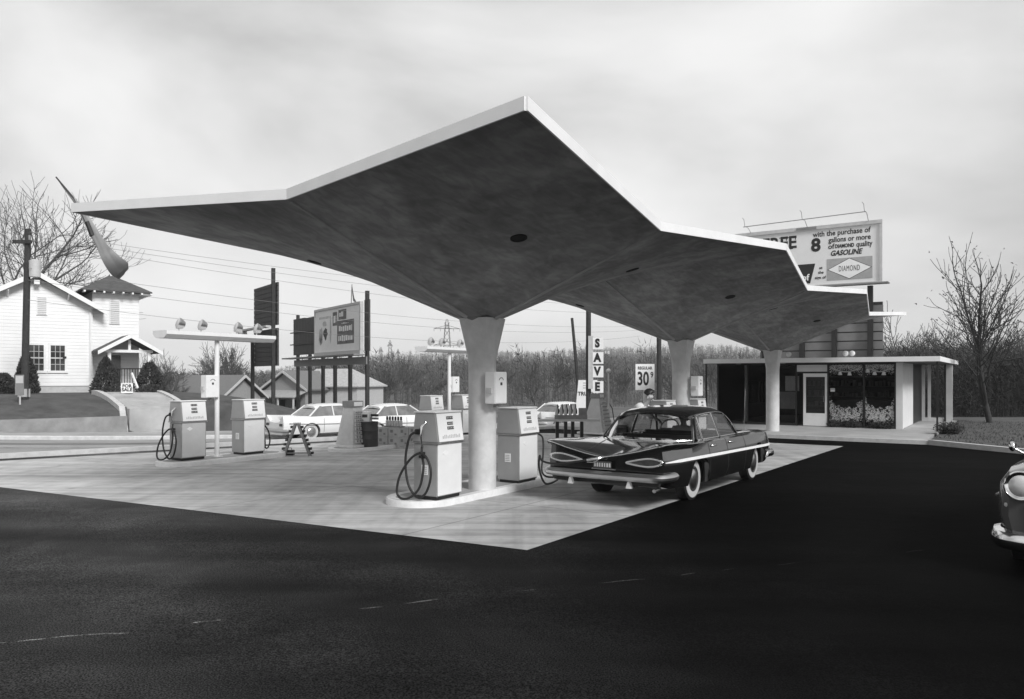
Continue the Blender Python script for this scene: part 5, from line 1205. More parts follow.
# price board
PY = 35.4; px_ = depth(645, 0, PY); kq = PY / 24
pr = thing('price_sign', 'white REGULAR 30 cent price board on a post behind the black car', 'sign', (px_.x, PY, gz(px_.x, PY)), R(6))
z0 = depth(0, 390, PY).z - pr.location.z; z1 = depth(0, 364, PY).z - pr.location.z; zc_ = (z0 + z1) / 2
MB().box(-.30 * kq, .30 * kq, -.02, .02, z0, z1).build('board', M_white, pr); MB().box(-.06, .06, .021, .1, -.2, z1 - .1).build('post', M_lgrey, pr); MB().box(-.4, .4, -.25, .3, -.05, .06).build('base', M_grey, pr)
lettering('REGULAR', .125 * kq, M_letter, pr, (0, -.024, z1 - .13 * kq), FACE_NY, bold=.006, ext=.003, fit=.46 * kq)
lettering('30', .58 * kq, M_letter, pr, (-.06 * kq, -.024, zc_ - .07 * kq), FACE_NY, bold=.022, ext=.003, fit=.36 * kq)
lettering('9', .24 * kq, M_letter, pr, (.215 * kq, -.024, zc_ + .06 * kq), FACE_NY, bold=.008, ext=.003, sx=.8)
# tapered oil can towers
M_can = mat('oil can labels', .5, .4, amt=.1, scale=20)
def can_tower(label, p, w0, w1, h, rz=-TH):
    t = thing('oil_can_tower', label, 'display rack', onz(p, .1), rz, 'tapered oil can display towers')
    MB().box(-w0 - .1, w0 + .1, -w0 - .1, w0 + .1, 0, .06).build('base', M_kerbw, t)
    m_ = MB(); m_.add([(-w0, -w0, .06), (w0, -w0, .06), (w0, w0, .06), (-w0, w0, .06), (-w1, -w1, h), (w1, -w1, h), (w1, w1, h), (-w1, w1, h)], [(0, 3, 2, 1), (4, 5, 6, 7), (0, 1, 5, 4), (1, 2, 6, 5), (2, 3, 7, 6), (3, 0, 4, 7)]); m_.build('body', M_lgrey, t, bevel=.01)
    m_ = MB(); rnd = random.Random(7); g = MB()
    for i in range(8):
        z = .12 + i * (h - .2) / 8; k = w0 + (w1 - w0) * (z / h)
        for j in range(5):
            y = -k * .85 + j * k * 1.7 / 5 + k * .17; m_.tube([(k + .03, y, z), (k + .02, y, z + (h - .2) / 8 - .02)], k * .14, 10)
            g.box(k + .03 + k * .14 - .005, k + .036 + k * .14, y - k * .08, y + k * .08, z + .03, z + .07)
    m_.build('oil_cans', M_can, t, smooth=40); g.build('can_labels', M_grey, t)
    MB().box(-w1 - .02, w1 + .02, -w1 - .02, w1 + .02, h, h + .17).build('header', M_grey, t); MB().box(w1 + .021, w1 + .026, -w1 + .02, w1 - .02, h + .03, h + .14).build('header_panel', M_white, t)
    return t
ot = at(351, 447, .1)
island('display_island', 'low round ended kerb island under the oil can tower and the dark drum', (ot.x + .28, ot.y + .42), .55, 1.15, .1, IG)
can_tower('tapered oil can tower beside the dark drum at left', (ot.x, ot.y + .25), .33, .18, 1.08)
q = at(590, 436); can_tower('tapered oil can tower behind the SAVE pole, left of the black car roof', (q.x + .25, q.y), .42, .16, 1.22)
dq = at(368, 447, .1)
dr_ = thing('drum', 'dark waste drum standing on the kerb island right of the oil can tower', 'drum', (dq.x, dq.y + .2, gz(dq.x, dq.y) + .1))
MB().lathe([(.23, 0), (.24, .02), (.235, .2), (.245, .22), (.235, .24), (.235, .42), (.245, .44), (.235, .46), (.235, .66), (.245, .68), (.21, .68), (.2, .3)], 28).build('shell', M_dark, dr_, smooth=30)
tw = thing('towel_dispenser', 'small white box with papers on the drum at left', 'dispenser', (dq.x - .02, dq.y + .2, gz(dq.x, dq.y) + .78), R(-20))
MB().box(-.18, .06, -.1, .1, 0, .28).build('box', M_white, tw, bevel=.01); MB().box(-.13, .02, -.112, -.101, .12, .2).build('slot', M_dark, tw); MB().box(.1, .28, -.05, .05, .14, .21).build('bracket', M_black, tw); MB().box(-.05, .3, -.02, .02, .06, .12).build('arm', M_grey, tw)
# stacked drink cases with cans on top
M_card = mat('carton', .46, .8, amt=.12, scale=6, bump=.1)
cq = at(396, 448); rnd = random.Random(31); rzc = -TH
pal = thing('pallet', 'low pale pallet under the stacked cartons', 'pallet', onz((cq.x, cq.y + .25)), rzc); k_ = MB()
for i in range(5): k_.box(-.5, .42, -.36 + i * .18, -.22 + i * .18, .03, .06)
for i in range(3): k_.box(-.5 + i * .4, -.38 + i * .4, -.36, .5, 0, .03)
k_.build('boards', M_lgrey, pal)
names = {(0, 0): 'carton at the bottom front left of the stack', (1, 0): 'carton at the bottom front right of the stack', (0, 1): 'carton on top at the front left of the stack', (1, 1): 'carton on top at the front right of the stack'}
def lpos(x, y, z): q = Vector((cq.x, cq.y + .25, gz(cq.x, cq.y))); c, s = math.cos(rzc), math.sin(rzc); return (q.x + c * x - s * y, q.y + s * x + c * y, q.z + z)
for zi in range(2):
    for yi in range(2):
        for xi in range(2):
            lb = f"{'printed' if (xi + yi) % 2 else 'plain'} carton, {'upper' if zi else 'lower'} layer, {'far' if yi else 'near'} {'right' if xi else 'left'} corner of the stack beside the dark drum"
            t = thing('carton', lb, 'carton', lpos(-.24 + xi * .42, -.16 + yi * .42, .062 + zi * .262), rzc + R(rnd.uniform(-1.5, 1.5)), 'cartons stacked on the pallet')
            MB().box(-.2, .2, -.2, .2, 0, .258).build('box', M_card, t, bevel=.004); k_ = MB()
            k_.box(.2005, .203, -.12, -.02, .12, .2).box(.2005, .203, .04, .12, .05, .1); k_.box(-.12, -.02, -.203, -.2005, .12, .2).box(.04, .12, -.203, -.2005, .05, .1); k_.build('print', M_grey, t)
            MB().box(-.03, .03, -.2008, .2008, .2585, .26).build('tape', M_lgrey, t)
k_ = 0
ct_ = thing('bottle_tray', 'row of capped oil bottles in a tray on top of the stacked cartons', 'bottles', lpos(-.02, -.14, .59), rzc); MB().box(-.3, .34, -.1, .1, 0, .03).build('tray', M_grey, ct_)
for i in range(6):
    b1 = MB().lathe([(.045, .03), (.045, .16), (.018, .21), (.018, .26)], 12, Matrix.Translation((-.24 + i * .105, 0, 0))).build('bottle', M_lgrey, ct_, smooth=40); MB().lathe([(.032, .2), (.03, .29), (.01, .30)], 10, Matrix.Translation((-.24 + i * .105, 0, 0))).build('cap', M_black, b1, smooth=40)
# folding display stand at left
aq = at(297, 456)
af = thing('display_stand', 'small A frame stand with rows of dark packets, left of the can tower', 'display rack', onz((aq.x, aq.y)), -TH + R(35))
for sg in (-1, 1):
    m_ = MB(); m_.extr([(.30 * sg, -.07, 0), (.36 * sg, -.07, 0), (.06 * sg, -.07, .82), (.0, -.07, .82)], (0, 0, 0), (0, .14, 0)); m_.build('leg_panel', M_grey, af, recalc=True); m_ = MB()
    for i in range(7):
        k = i / 7; x = (.36 - .3 * k) * sg; z = .05 + .8 * k * .95; m_.box(min(x, x + .05 * sg), max(x, x + .05 * sg), -.06, .06, z, z + .06)
    m_.build('packets', M_black if sg > 0 else M_dark, af)
MB().box(-.3, .3, -.015, .015, .06, .09).build('brace', M_grey, af); MB().box(-.08, .08, -.06, .06, .8, .84).build('top', M_lgrey, af)
tq = at(290, 455); tl_ = thing('tool_box', 'small black box on the pad at the foot of the A frame display stand', 'box', onz((tq.x, tq.y - .1))); MB().box(-.13, .13, -.08, .08, 0, .14).build('body', M_black, tl_, bevel=.01); MB().tube([(-.08, 0, .14), (-.06, 0, .19), (.06, 0, .19), (.08, 0, .14)], .012, 6).build('handle', M_grey, tl_)
# rack of oil bottles on a plank table
bq_ = Vector(((567 - CX) / F * 24, 24, 0)); gzb = gz(bq_.x, 24); ztop = depth(0, 419, 24).z
tb = thing('plank_table', 'long pale plank table on black legs behind the right pump', 'table', (bq_.x, 24, gzb), R(2))
MB().box(-1.15, 1.0, -.2, .2, ztop - gzb - .07, ztop - gzb).build('table_top', M_lgrey, tb)
for x in (-.31, -.05, .17, .45): MB().box(x - .05, x + .05, -.12, .0, -.05, ztop - gzb - .072).build('leg', M_black, tb)
bt = thing('oil_bottle_rack', 'wire rack of dark necked oil bottles standing on the plank table', 'bottles', (bq_.x, 24, ztop + .002), R(2)); MB().box(-.38, .62, -.1, .1, 0, .12).build('rack', M_grey, bt)
for i in range(5):
    b1 = MB().lathe([(.05, .1), (.05, .26), (.022, .36), (.02, .44)], 12, Matrix.Translation((-.32 + i * .14, 0, 0))).build('bottle', M_lgrey, bt, smooth=40); MB().lathe([(.055, .16), (.056, .26), (.024, .36), (.02, .45)], 12, Matrix.Translation((-.29 + i * .14, .02, 0))).build('sleeve', M_black, b1, smooth=40)
MB().box(.36, .62, -.02, .02, .12, .34).build('back_card', M_grey, bt)
# trucks board far across the street
tk = thing('trucks_sign', 'tapered white TRUCKS board in the street behind the dark SAVE pole', 'sign', (depth(587, 0, 38).x, 38, -.25), R(-3))
zt = depth(0, 380, 38).z + .25; zb2 = depth(0, 412, 38).z + .25
MB().extr([(-.62, 0, .0), (.66, 0, .0), (.50, 0, zt), (-.42, 0, zt)], (0, -.03, 0), (0, .03, 0)).build('board', M_white, tk, recalc=True)
lettering('TRUCKS', .26, M_letter, tk, (.03, -.035, zt - .68), FACE_NY, bold=.008, ext=.004, sx=1.0); k_ = MB()
for i in range(3): k_.box(-.2, .2, -.036, -.0305, zt - .18 - i * .12, zt - .12 - i * .12)
k_.build('faint_lines', M_lgrey, tk)
# wires over the street
def wire(a_, b_, sag, label):
    a_, b_ = Vector(a_), Vector(b_); pts = [a_.lerp(b_, i / 24) - Vector((0, 0, sag * 4 * (i / 24) * (1 - i / 24))) for i in range(25)]
    o = MB().tube(pts, .009, 5).build('wire', M_wire, None); tag(o, label, 'wire', 'wires strung over the street'); return o
ws = [((30, 232, 33), (640, 300, 80), .6), ((30, 236, 33), (640, 306, 80), .7), ((30, 240, 33), (640, 313, 80), .9), ((28, 268, 33), (640, 326, 80), .9), ((28, 280, 33), (640, 330, 80), 1.0), ((28, 300, 33), (640, 336, 80), 1.2)]
for i, (p, q, s) in enumerate(ws): wire(depth(*p), depth(*q), s, 'one of the thin wires strung from the transformer pole over the street')
# lattice pylons on the far rise
def pylon(label, px, ptop, Y, wpx):
    z0 = terrain((px - CX) / F * Y, Y) - 1; T_ = depth(px, ptop, Y); h = T_.z - z0; t = thing('transmission_tower', label, 'tower', (T_.x, Y, z0), R(12), 'lattice transmission towers on the hills'); w0, w1 = h * .085, h * .035; r_ = .06 * Y / 250; m_ = MB()
    for sx_ in (-1, 1):
        for sy in (-1, 1): m_.tube([(w0 * sx_, w0 * sy, 0), (w1 * sx_, w1 * sy, h * .8), (.2 * sx_, .2 * sy, h)], r_, 4)
    lv_ = 9
    for i in range(lv_):
        za, zb_ = h * .95 * i / lv_, h * .95 * (i + 1) / lv_; ka = w0 + (w1 - w0) * min(1, za / (h * .8)); kb = w0 + (w1 - w0) * min(1, zb_ / (h * .8))
        for sy in (-1, 1): m_.tube([(-ka, ka * sy, za), (kb, kb * sy, zb_)], r_ * .7, 3).tube([(ka, ka * sy, za), (-kb, kb * sy, zb_)], r_ * .7, 3)
        for sx_ in (-1, 1): m_.tube([(ka * sx_, -ka, za), (kb * sx_, kb, zb_)], r_ * .7, 3)
    m_.build('lattice', M_dark, t)
    aw = wpx / F * Y / 2
    for k in (.62, .86):
        z = h * k; MB().tube([(-aw, 0, z), (aw, 0, z)], r_ * 1.4, 4).tube([(-aw, 0, z), (0, 0, z + h * .05), (aw, 0, z)], r_, 4).build('cross_arm', M_dark, t)
        for x in (-aw, -aw * .5, aw * .5, aw): MB().tube([(x, 0, z), (x, 0, z - h * .04)], r_ * 1.2, 4).build('insulator', M_grey, t)
pylon('large lattice pylon just left of the thick near column', 447, 319, 230, 26)
pylon('small far pylon, tallest of the three left of the near column', 390, 340, 520, 5); pylon('small far pylon, left of the three beside the wide hoarding', 381, 347, 560, 4); pylon('small far pylon, right of the three far ones', 398, 349, 560, 4)
# the long limp banner at the corner of the nearest canopy
lc = C1 + RR * -3.74 + U * -4.59
fb_ = thing('banner', 'long twisted cloth banner on a slanted rod behind the left canopy corner', 'banner', (lc.x + .25, lc.y + 1.2, 4.2))
def lf(px, py): q = depth(px, py, lc.y + 1.2); return q - fb_.location
MB().tube([lf(56, 177), lf(75, 200), lf(97, 243)], [.012, .02, .022], 8).build('rod', M_dark, fb_)
MB().tube([lf(88, 222), lf(93, 236)], .05, 8).build('bracket', M_black, fb_)
cen = [(56.5, 177.5), (66, 190), (76, 202), (84, 214), (92, 228), (99, 241), (106, 252), (113, 262), (119, 270)]; wid = [.8, 2.4, 4.2, 6, 7.5, 9, 11.5, 15, 17.5]; tw_ = [0, .2, .5, .9, .4, .2, .5, .8, 1.0]
m_ = MB(); n = 20; pc_ = smoothp([(x, y, w) for (x, y), w in zip(cen, wid)] + [(122.5, 273.5, 15)], 5); np_ = len(pc_); sc_ = (lc.y + 1.2) / F
for i, q in enumerate(pc_):
    nx = pc_[min(i + 1, np_ - 1)] - pc_[max(i - 1, 0)]; nrm = Vector((-nx.y, nx.x)).normalized(); c = lf(q.x, q.y); sd_ = Vector((nrm.x, 0, -nrm.y)) * sc_; w_ = max(.3, q.z) * .5
    for k in range(n):
        a = 2 * math.pi * k / n + i * .03; rip = 1 + (.20 * math.sin(3 * a + i * .12) + .12 * math.sin(7 * a - i * .2)) * min(1, w_ / 4)
        m_.v.append(tuple(c + sd_ * (w_ * math.cos(a) * rip) + Vector((0, sc_ * w_ * .55 * math.sin(a) * rip, 0))))
for i in range(np_ - 1):
    for k in range(n): a_ = i * n + k; b_ = i * n + (k + 1) % n; m_.f.append((a_, b_, b_ + n, a_ + n))
m_.f += [tuple(range(n)), tuple(reversed(range((np_ - 1) * n, np_ * n)))]
o = m_.build('cloth', mat('banner cloth', .30, .85, amt=.15, scale=3, bump=.2), fb_, smooth=80, recalc=True)
# ---------------------------------------------------------------- bare winter trees
def tree_meshes(seed, h, spread, n0=6, levels=5, lean=(0, 0), r0=None, fork=.3, leaves=0, twig=.012):
    rnd = random.Random(seed); tr = MB(); cr_ = MB(); lf_ = MB(); r0 = r0 or h * .022
    def grow(p, d, ln, r, lev):
        n = 4 if lev < 2 else 3; pts = [p]; q = p; dd = d.copy()
        for i in range(n):
            dd = (dd + Vector((rnd.gauss(0, .12), rnd.gauss(0, .12), rnd.gauss(.03 + .02 * lev, .07)))).normalized(); q = q + dd * (ln / n); pts.append(q)
        r1 = max(twig, r * (.62 if lev < levels else .3)); rs_ = [r + (r1 - r) * i / n for i in range(n + 1)]
        (tr if lev < 2 else cr_).tube(pts, rs_, 8 if lev == 0 else 6 if lev == 1 else 4 if lev == 2 else 3, cap=False)
        if lev >= levels:
            for i in range(leaves):
                if rnd.random() < .5:
                    c = q + Vector((rnd.gauss(0, .12), rnd.gauss(0, .12), rnd.gauss(0, .12))); a = Vector((rnd.gauss(0, 1), rnd.gauss(0, 1), rnd.gauss(0, 1))).normalized() * .075; b = a.orthogonal() * .7; lf_.add([c - b, c + a, c + b], [(0, 1, 2)])
            return
        k = rnd.randint(4, 6) if lev < 2 else rnd.randint(3, 5)
        if lev == 0: k = n0
        for i in range(k):
            u = rnd.uniform(fork if lev == 0 else .3, 1) if i else 1.0
            m = min(n - 1, int(u * n)); f = u * n - m; bp = pts[m].lerp(pts[m + 1], f); az = rnd.uniform(0, 6.283) + i * 2.4
            side = Vector((math.cos(az), math.sin(az), 0)); side = (side - dd * side.dot(dd)).normalized(); ang = rnd.uniform(.45, .95) * spread if i else rnd.uniform(.05, .25)
            nd_ = (dd * math.cos(ang) + side * math.sin(ang)).normalized(); grow(bp, nd_, ln * rnd.uniform(.56, .80) * (1.15 if lev == 0 else 1), r1 * rnd.uniform(.6, .95) if i else r1, lev + 1)
    grow(Vector((0, 0, -.4)), Vector((lean[0], lean[1], 1)).normalized(), h * .42, r0, 0); return tr, cr_, lf_
def tree(label, loc_, m, t_m, group=None, name='bare_tree', rz=0, sc=1.0, **k):
    tr, cr_, lf_ = tree_meshes(**k); t = thing(name, label, 'tree', loc_, rz, group); t.scale = (sc,) * 3
    tr.build('trunk', m, t, smooth=60); c = cr_.build('crown', t_m, t)
    if lf_.v: lf_.build('dry_leaves', M_fold, c)
    return t
hp_ = hl(-3.2, 6.0, 1.1); p = depth(2, 390, 47)
tree('large bare spreading tree behind the white house, above the transformer pole', (p.x, p.y, 1.0), M_bark, M_bark, seed=23, h=11.5, spread=1.25, n0=5, levels=5, fork=.45, r0=.24, twig=.011)
p = depth(992, 415, 33)
tree('tall dark bare tree with a few dry leaves at the right edge behind the grass', (p.x, p.y, -.15), M_barkd, M_barkd, seed=17, h=6.8, spread=.9, n0=5, levels=4, fork=.35, r0=.14, leaves=2, twig=.01)
MT = [(M_twig, M_twig)]
protos = {}
GT = 'bare trees and saplings standing beyond the street and the office'
spots = [ # px, distance, height, seed, label
 (133, 62, 5.5, 31, 'bare thicket tree just right of the white house porch'), (160, 66, 5.0, 32, 'low bushy bare tree between the porch and the left lamp standard'), (186, 72, 5.8, 33, 'bare tree seen left of the left lamp standard post'),
 (226, 88, 8.2, 34, 'rounded bare tree directly above the small grey shed'), (246, 92, 7.2, 35, 'bare tree right of the shed top, left of the narrow hoarding'), (205, 84, 6.0, 32, 'bare tree behind the white box on the left lamp standard'),
 (382, 96, 6.6, 33, 'bare tree just right of the wide hoarding'), (402, 104, 6.5, 35, 'bare tree midway between the wide hoarding and the near column'), (425, 96, 5.5, 31, 'bare tree behind the second lamp standard post'),
 (500, 100, 6.3, 34, 'bare tree behind the white box on the near column'), (535, 92, 6.0, 32, 'bare tree above the right pump beside the near column'), (552, 110, 7.2, 35, 'bare tree left of the leaning pole'), (625, 96, 6.3, 33, 'bare tree between the SAVE plates and the price board'),
 (672, 105, 7.4, 31, 'bare tree seen left of the second column shaft'), (715, 98, 7.0, 34, 'bare tree seen through the left window of the office'),
 (905, 52, 7.8, 31, 'bare tree rising just right of the slatted board behind the office'), (928, 56, 7.0, 34, 'thin bare tree above the office porch corner'), (945, 50, 5.5, 33, 'bare sapling right of the rear office pillar'), (962, 47, 5.2, 32, 'bare brushy tree behind the grass, left of the tall dark tree'), (1010, 46, 5.2, 35, 'bare brushy tree behind the tall dark tree at right'), (985, 58, 5.8, 31, 'bare tree deep in the brush behind the grass'), (1040, 50, 6.6, 34, 'bare tree at the far right edge of the brush')]
for px, Y, h, sd_, lb in spots:
    X = (px - CX) / F * Y; z = terrain(X, Y) - .1
    if sd_ not in protos:
        protos[sd_] = tree(lb, (X, Y, z), M_bark, M_twig, GT, seed=sd_, h=7, spread=.95, n0=9, levels=4, fork=.12, r0=.12, twig=.02, sc=h * .88 / 7)
        src = protos[sd_]
    else:
        src = copy_tree(protos[sd_], lb, (X, Y, z), rz=px * .37); src.scale = (h * .88 / 7,) * 3
# shrubs at the house
def egg(mb, rx, h, n, sz, rnd, cone):
    for i in range(n):
        k = rnd.random() ** .8; ang = rnd.uniform(0, 6.283); lump = 1 + .10 * math.sin(ang * 5 + k * 9) + .07 * math.sin(ang * 11 - k * 17)
        r = rx * 1.18 * min(1, (k + .04) / .2) ** .5 * (1 - k) ** (.35 + cone * .55) * lump * rnd.uniform(.55, 1) ** .4
        q = Vector((r * math.cos(ang), r * math.sin(ang), k * h)); a = Vector((math.cos(ang) * .7 + rnd.gauss(0, .5), math.sin(ang) * .7 + rnd.gauss(0, .5), .6 + rnd.gauss(0, .5))).normalized(); b = a.orthogonal().normalized(); s = sz * rnd.uniform(.6, 1.5)
        mb.add([q - b * s * .4, q + a * s, q + b * s * .4], [(0, 1, 2)])
def evergreen(label, p, rx, h, m=M_fol, cone=.55, group='clipped evergreens around the house', seed=1, n=2600):
    t = thing('evergreen_shrub', label, 'shrub', p, 0, group); m_ = MB(); egg(m_, rx, h, n, .10, random.Random(seed), cone); m_.build('foliage', m, t); MB().tube([(0, 0, -.3), (0, 0, h * .7)], [.08, .04], 6).build('stem', M_barkd, t)
def gp3(px, Y): X = (px - CX) / F * Y; return X, Y
for px, py, Y, rx, h, cone, lb, sd_ in ((26, 396, 37.6, .56, 2.1, .62, 'clipped pear shaped evergreen under the double window of the white house', 1), (106, 397, 38.0, .62, 1.95, .5, 'clipped rounded evergreen left of the house porch', 2), (150, 394, 40, .75, 1.7, .6, 'wide evergreen right of the house porch', 3), (3, 394, 37, .6, 1.0, .2, 'low evergreen at the left edge before the white house', 4), (152, 398, 38.5, .9, .65, .15, 'low spreading shrub at the top of the house path', 5)):
    q = depth(px, py, Y); evergreen(lb, (q.x, q.y, q.z - .05), rx, h, cone=cone, seed=sd_, n=int(1500 + 900 * h))
# the wooded rise: one far-off mass of leafless trees
rnd = random.Random(77); fo = MB(); fv, ff = fo.v, fo.f
def far_tree(x, y, z, h, n, wd, tk=1):
    lean = rnd.gauss(0, .03); o = len(fv); tw = wd * .8 * tk
    fv.extend([(x - tw, y, z - .5), (x + tw, y, z - .5), (x + lean * h, y, z + h * .9), (x, y + tw, z - .5)]); ff.extend([(o, o + 1, o + 2), (o + 3, o, o + 2)])
    for i in range(n):
        a = rnd.uniform(0, 6.283); kz = rnd.random(); cr = h * .22 * math.sqrt(max(.05, 1 - (2 * kz - 1) ** 2)) * rnd.random() ** .5; zb_ = h * (.22 + .78 * kz); l = h * rnd.uniform(.08, .2); e = rnd.uniform(.1, 1.3); dx, dy, dz = math.cos(a) * math.cos(e), math.sin(a) * math.cos(e), math.sin(e); o = len(fv); w_ = wd * rnd.uniform(.25, .6); px_, py_ = -math.sin(a) * w_, math.cos(a) * w_
        bx, by, bz = x + lean * zb_ + cr * math.cos(a + 1), y + cr * math.sin(a + 1), z + zb_ - l * .5
        fv.extend([(bx - px_, by - py_, bz - w_ * .6), (bx + px_, by + py_, bz + w_ * .6), (bx + dx * l, by + dy * l, bz + dz * l)]); ff.append((o, o + 1, o + 2))
cnt = 0
while cnt < 5200:
    r = math.sqrt(rnd.uniform(108 ** 2, 440 ** 2)); ph = rnd.uniform(-R(46), R(46)); x, y = r * math.sin(ph), r * math.cos(ph); px = CX + F * x / y
    if px < 255 and r < 220 and rnd.random() < .7: continue
    cl_ = noise.noise(Vector((x * .022, y * .022, 3.1))); c2_ = noise.noise(Vector((x * .08, y * .08, 7.7)))
    if c2_ < -.25 and rnd.random() < .6: continue
    cnt += 1; far_tree(x, y, terrain(x, y), rnd.uniform(4.5, 8) * (1 if px > 300 else .6) * (1 + .55 * cl_ + .3 * c2_), 40, .08 + r * .00045)
for i in range(4500):
    r = rnd.uniform(640, 1060); ph = rnd.uniform(-R(44), R(44)); x, y = r * math.sin(ph), r * math.cos(ph); far_tree(x, y, terrain(x, y) - 1, rnd.uniform(7, 11) * (1 + .6 * noise.noise(Vector((x * .012, y * .012, 1.3)))), 30, .45)
tag(fo.build('distant_woods', mat('distant twigs', .088, .95, amt=.5, scale=.02)), 'leafless woods covering the far hillside', None, None, 'stuff')
# brush behind the grass at right and beyond the street
br = MB(); fv, ff = br.v, br.f
for i in range(1500):
    px = rnd.uniform(885, 1120); Y = rnd.uniform(43, 66); X = (px - CX) / F * Y; far_tree(X, Y, terrain(X, Y), rnd.uniform(1.2, 4.6), 40, .022, .5)
for i in range(1300):
    px = rnd.uniform(120, 745); Y = rnd.uniform(84, 112); X = (px - CX) / F * Y; far_tree(X, Y, terrain(X, Y), rnd.uniform(1.2, 3.6), 24, .045)
tag(br.build('brush', M_twig), 'tangled bare brush along the edge of the woods', None, None, 'stuff')
dk = MB(); fv, ff = dk.v, dk.f
for i in range(2600):
    px = rnd.uniform(885, 1130); Y = rnd.uniform(42, 62); X = (px - CX) / F * Y; far_tree(X, Y, terrain(X, Y), rnd.uniform(.8, 4.6), 44, .035, .3)
tag(dk.build('undergrowth', M_fold), 'dark evergreen undergrowth behind the grass at right', None, None, 'stuff')
# houses showing as pale specks on the ridge
for px, py, Y, lb in ((566, 363, 380, 'pale speck of a house on the wooded hill, left of the dark SAVE pole'), (606, 351, 900, 'pale house on the far ridge right of the SAVE plates'), (630, 352, 920, 'pale house on the far ridge above the price board'), (575, 352, 900, 'pale house on the far ridge left of the dark SAVE pole'), (925, 366, 300, 'pale house among the trees above the office porch'), (975, 362, 320, 'pale house among the trees left of the tall dark tree')):
    q = depth(px, py, Y); k = Y / F; t = thing('distant_house', lb, 'house', (q.x, q.y, q.z - 1.5 * k), .4, 'pale houses on the far hills'); z0 = 0
    MB().box(-2.6 * k, 2.6 * k, -2 * k, 2 * k, -6 * k, 1.6 * k).build('wall', M_wall, t); m_ = MB(); m_.extr([(-2.9 * k, 0, 1.55 * k), (2.9 * k, 0, 1.55 * k), (0, 0, 3.0 * k)], (0, -2.2 * k, 0), (0, 2.2 * k, 0)); m_.build('roof', M_grey, t, recalc=True)

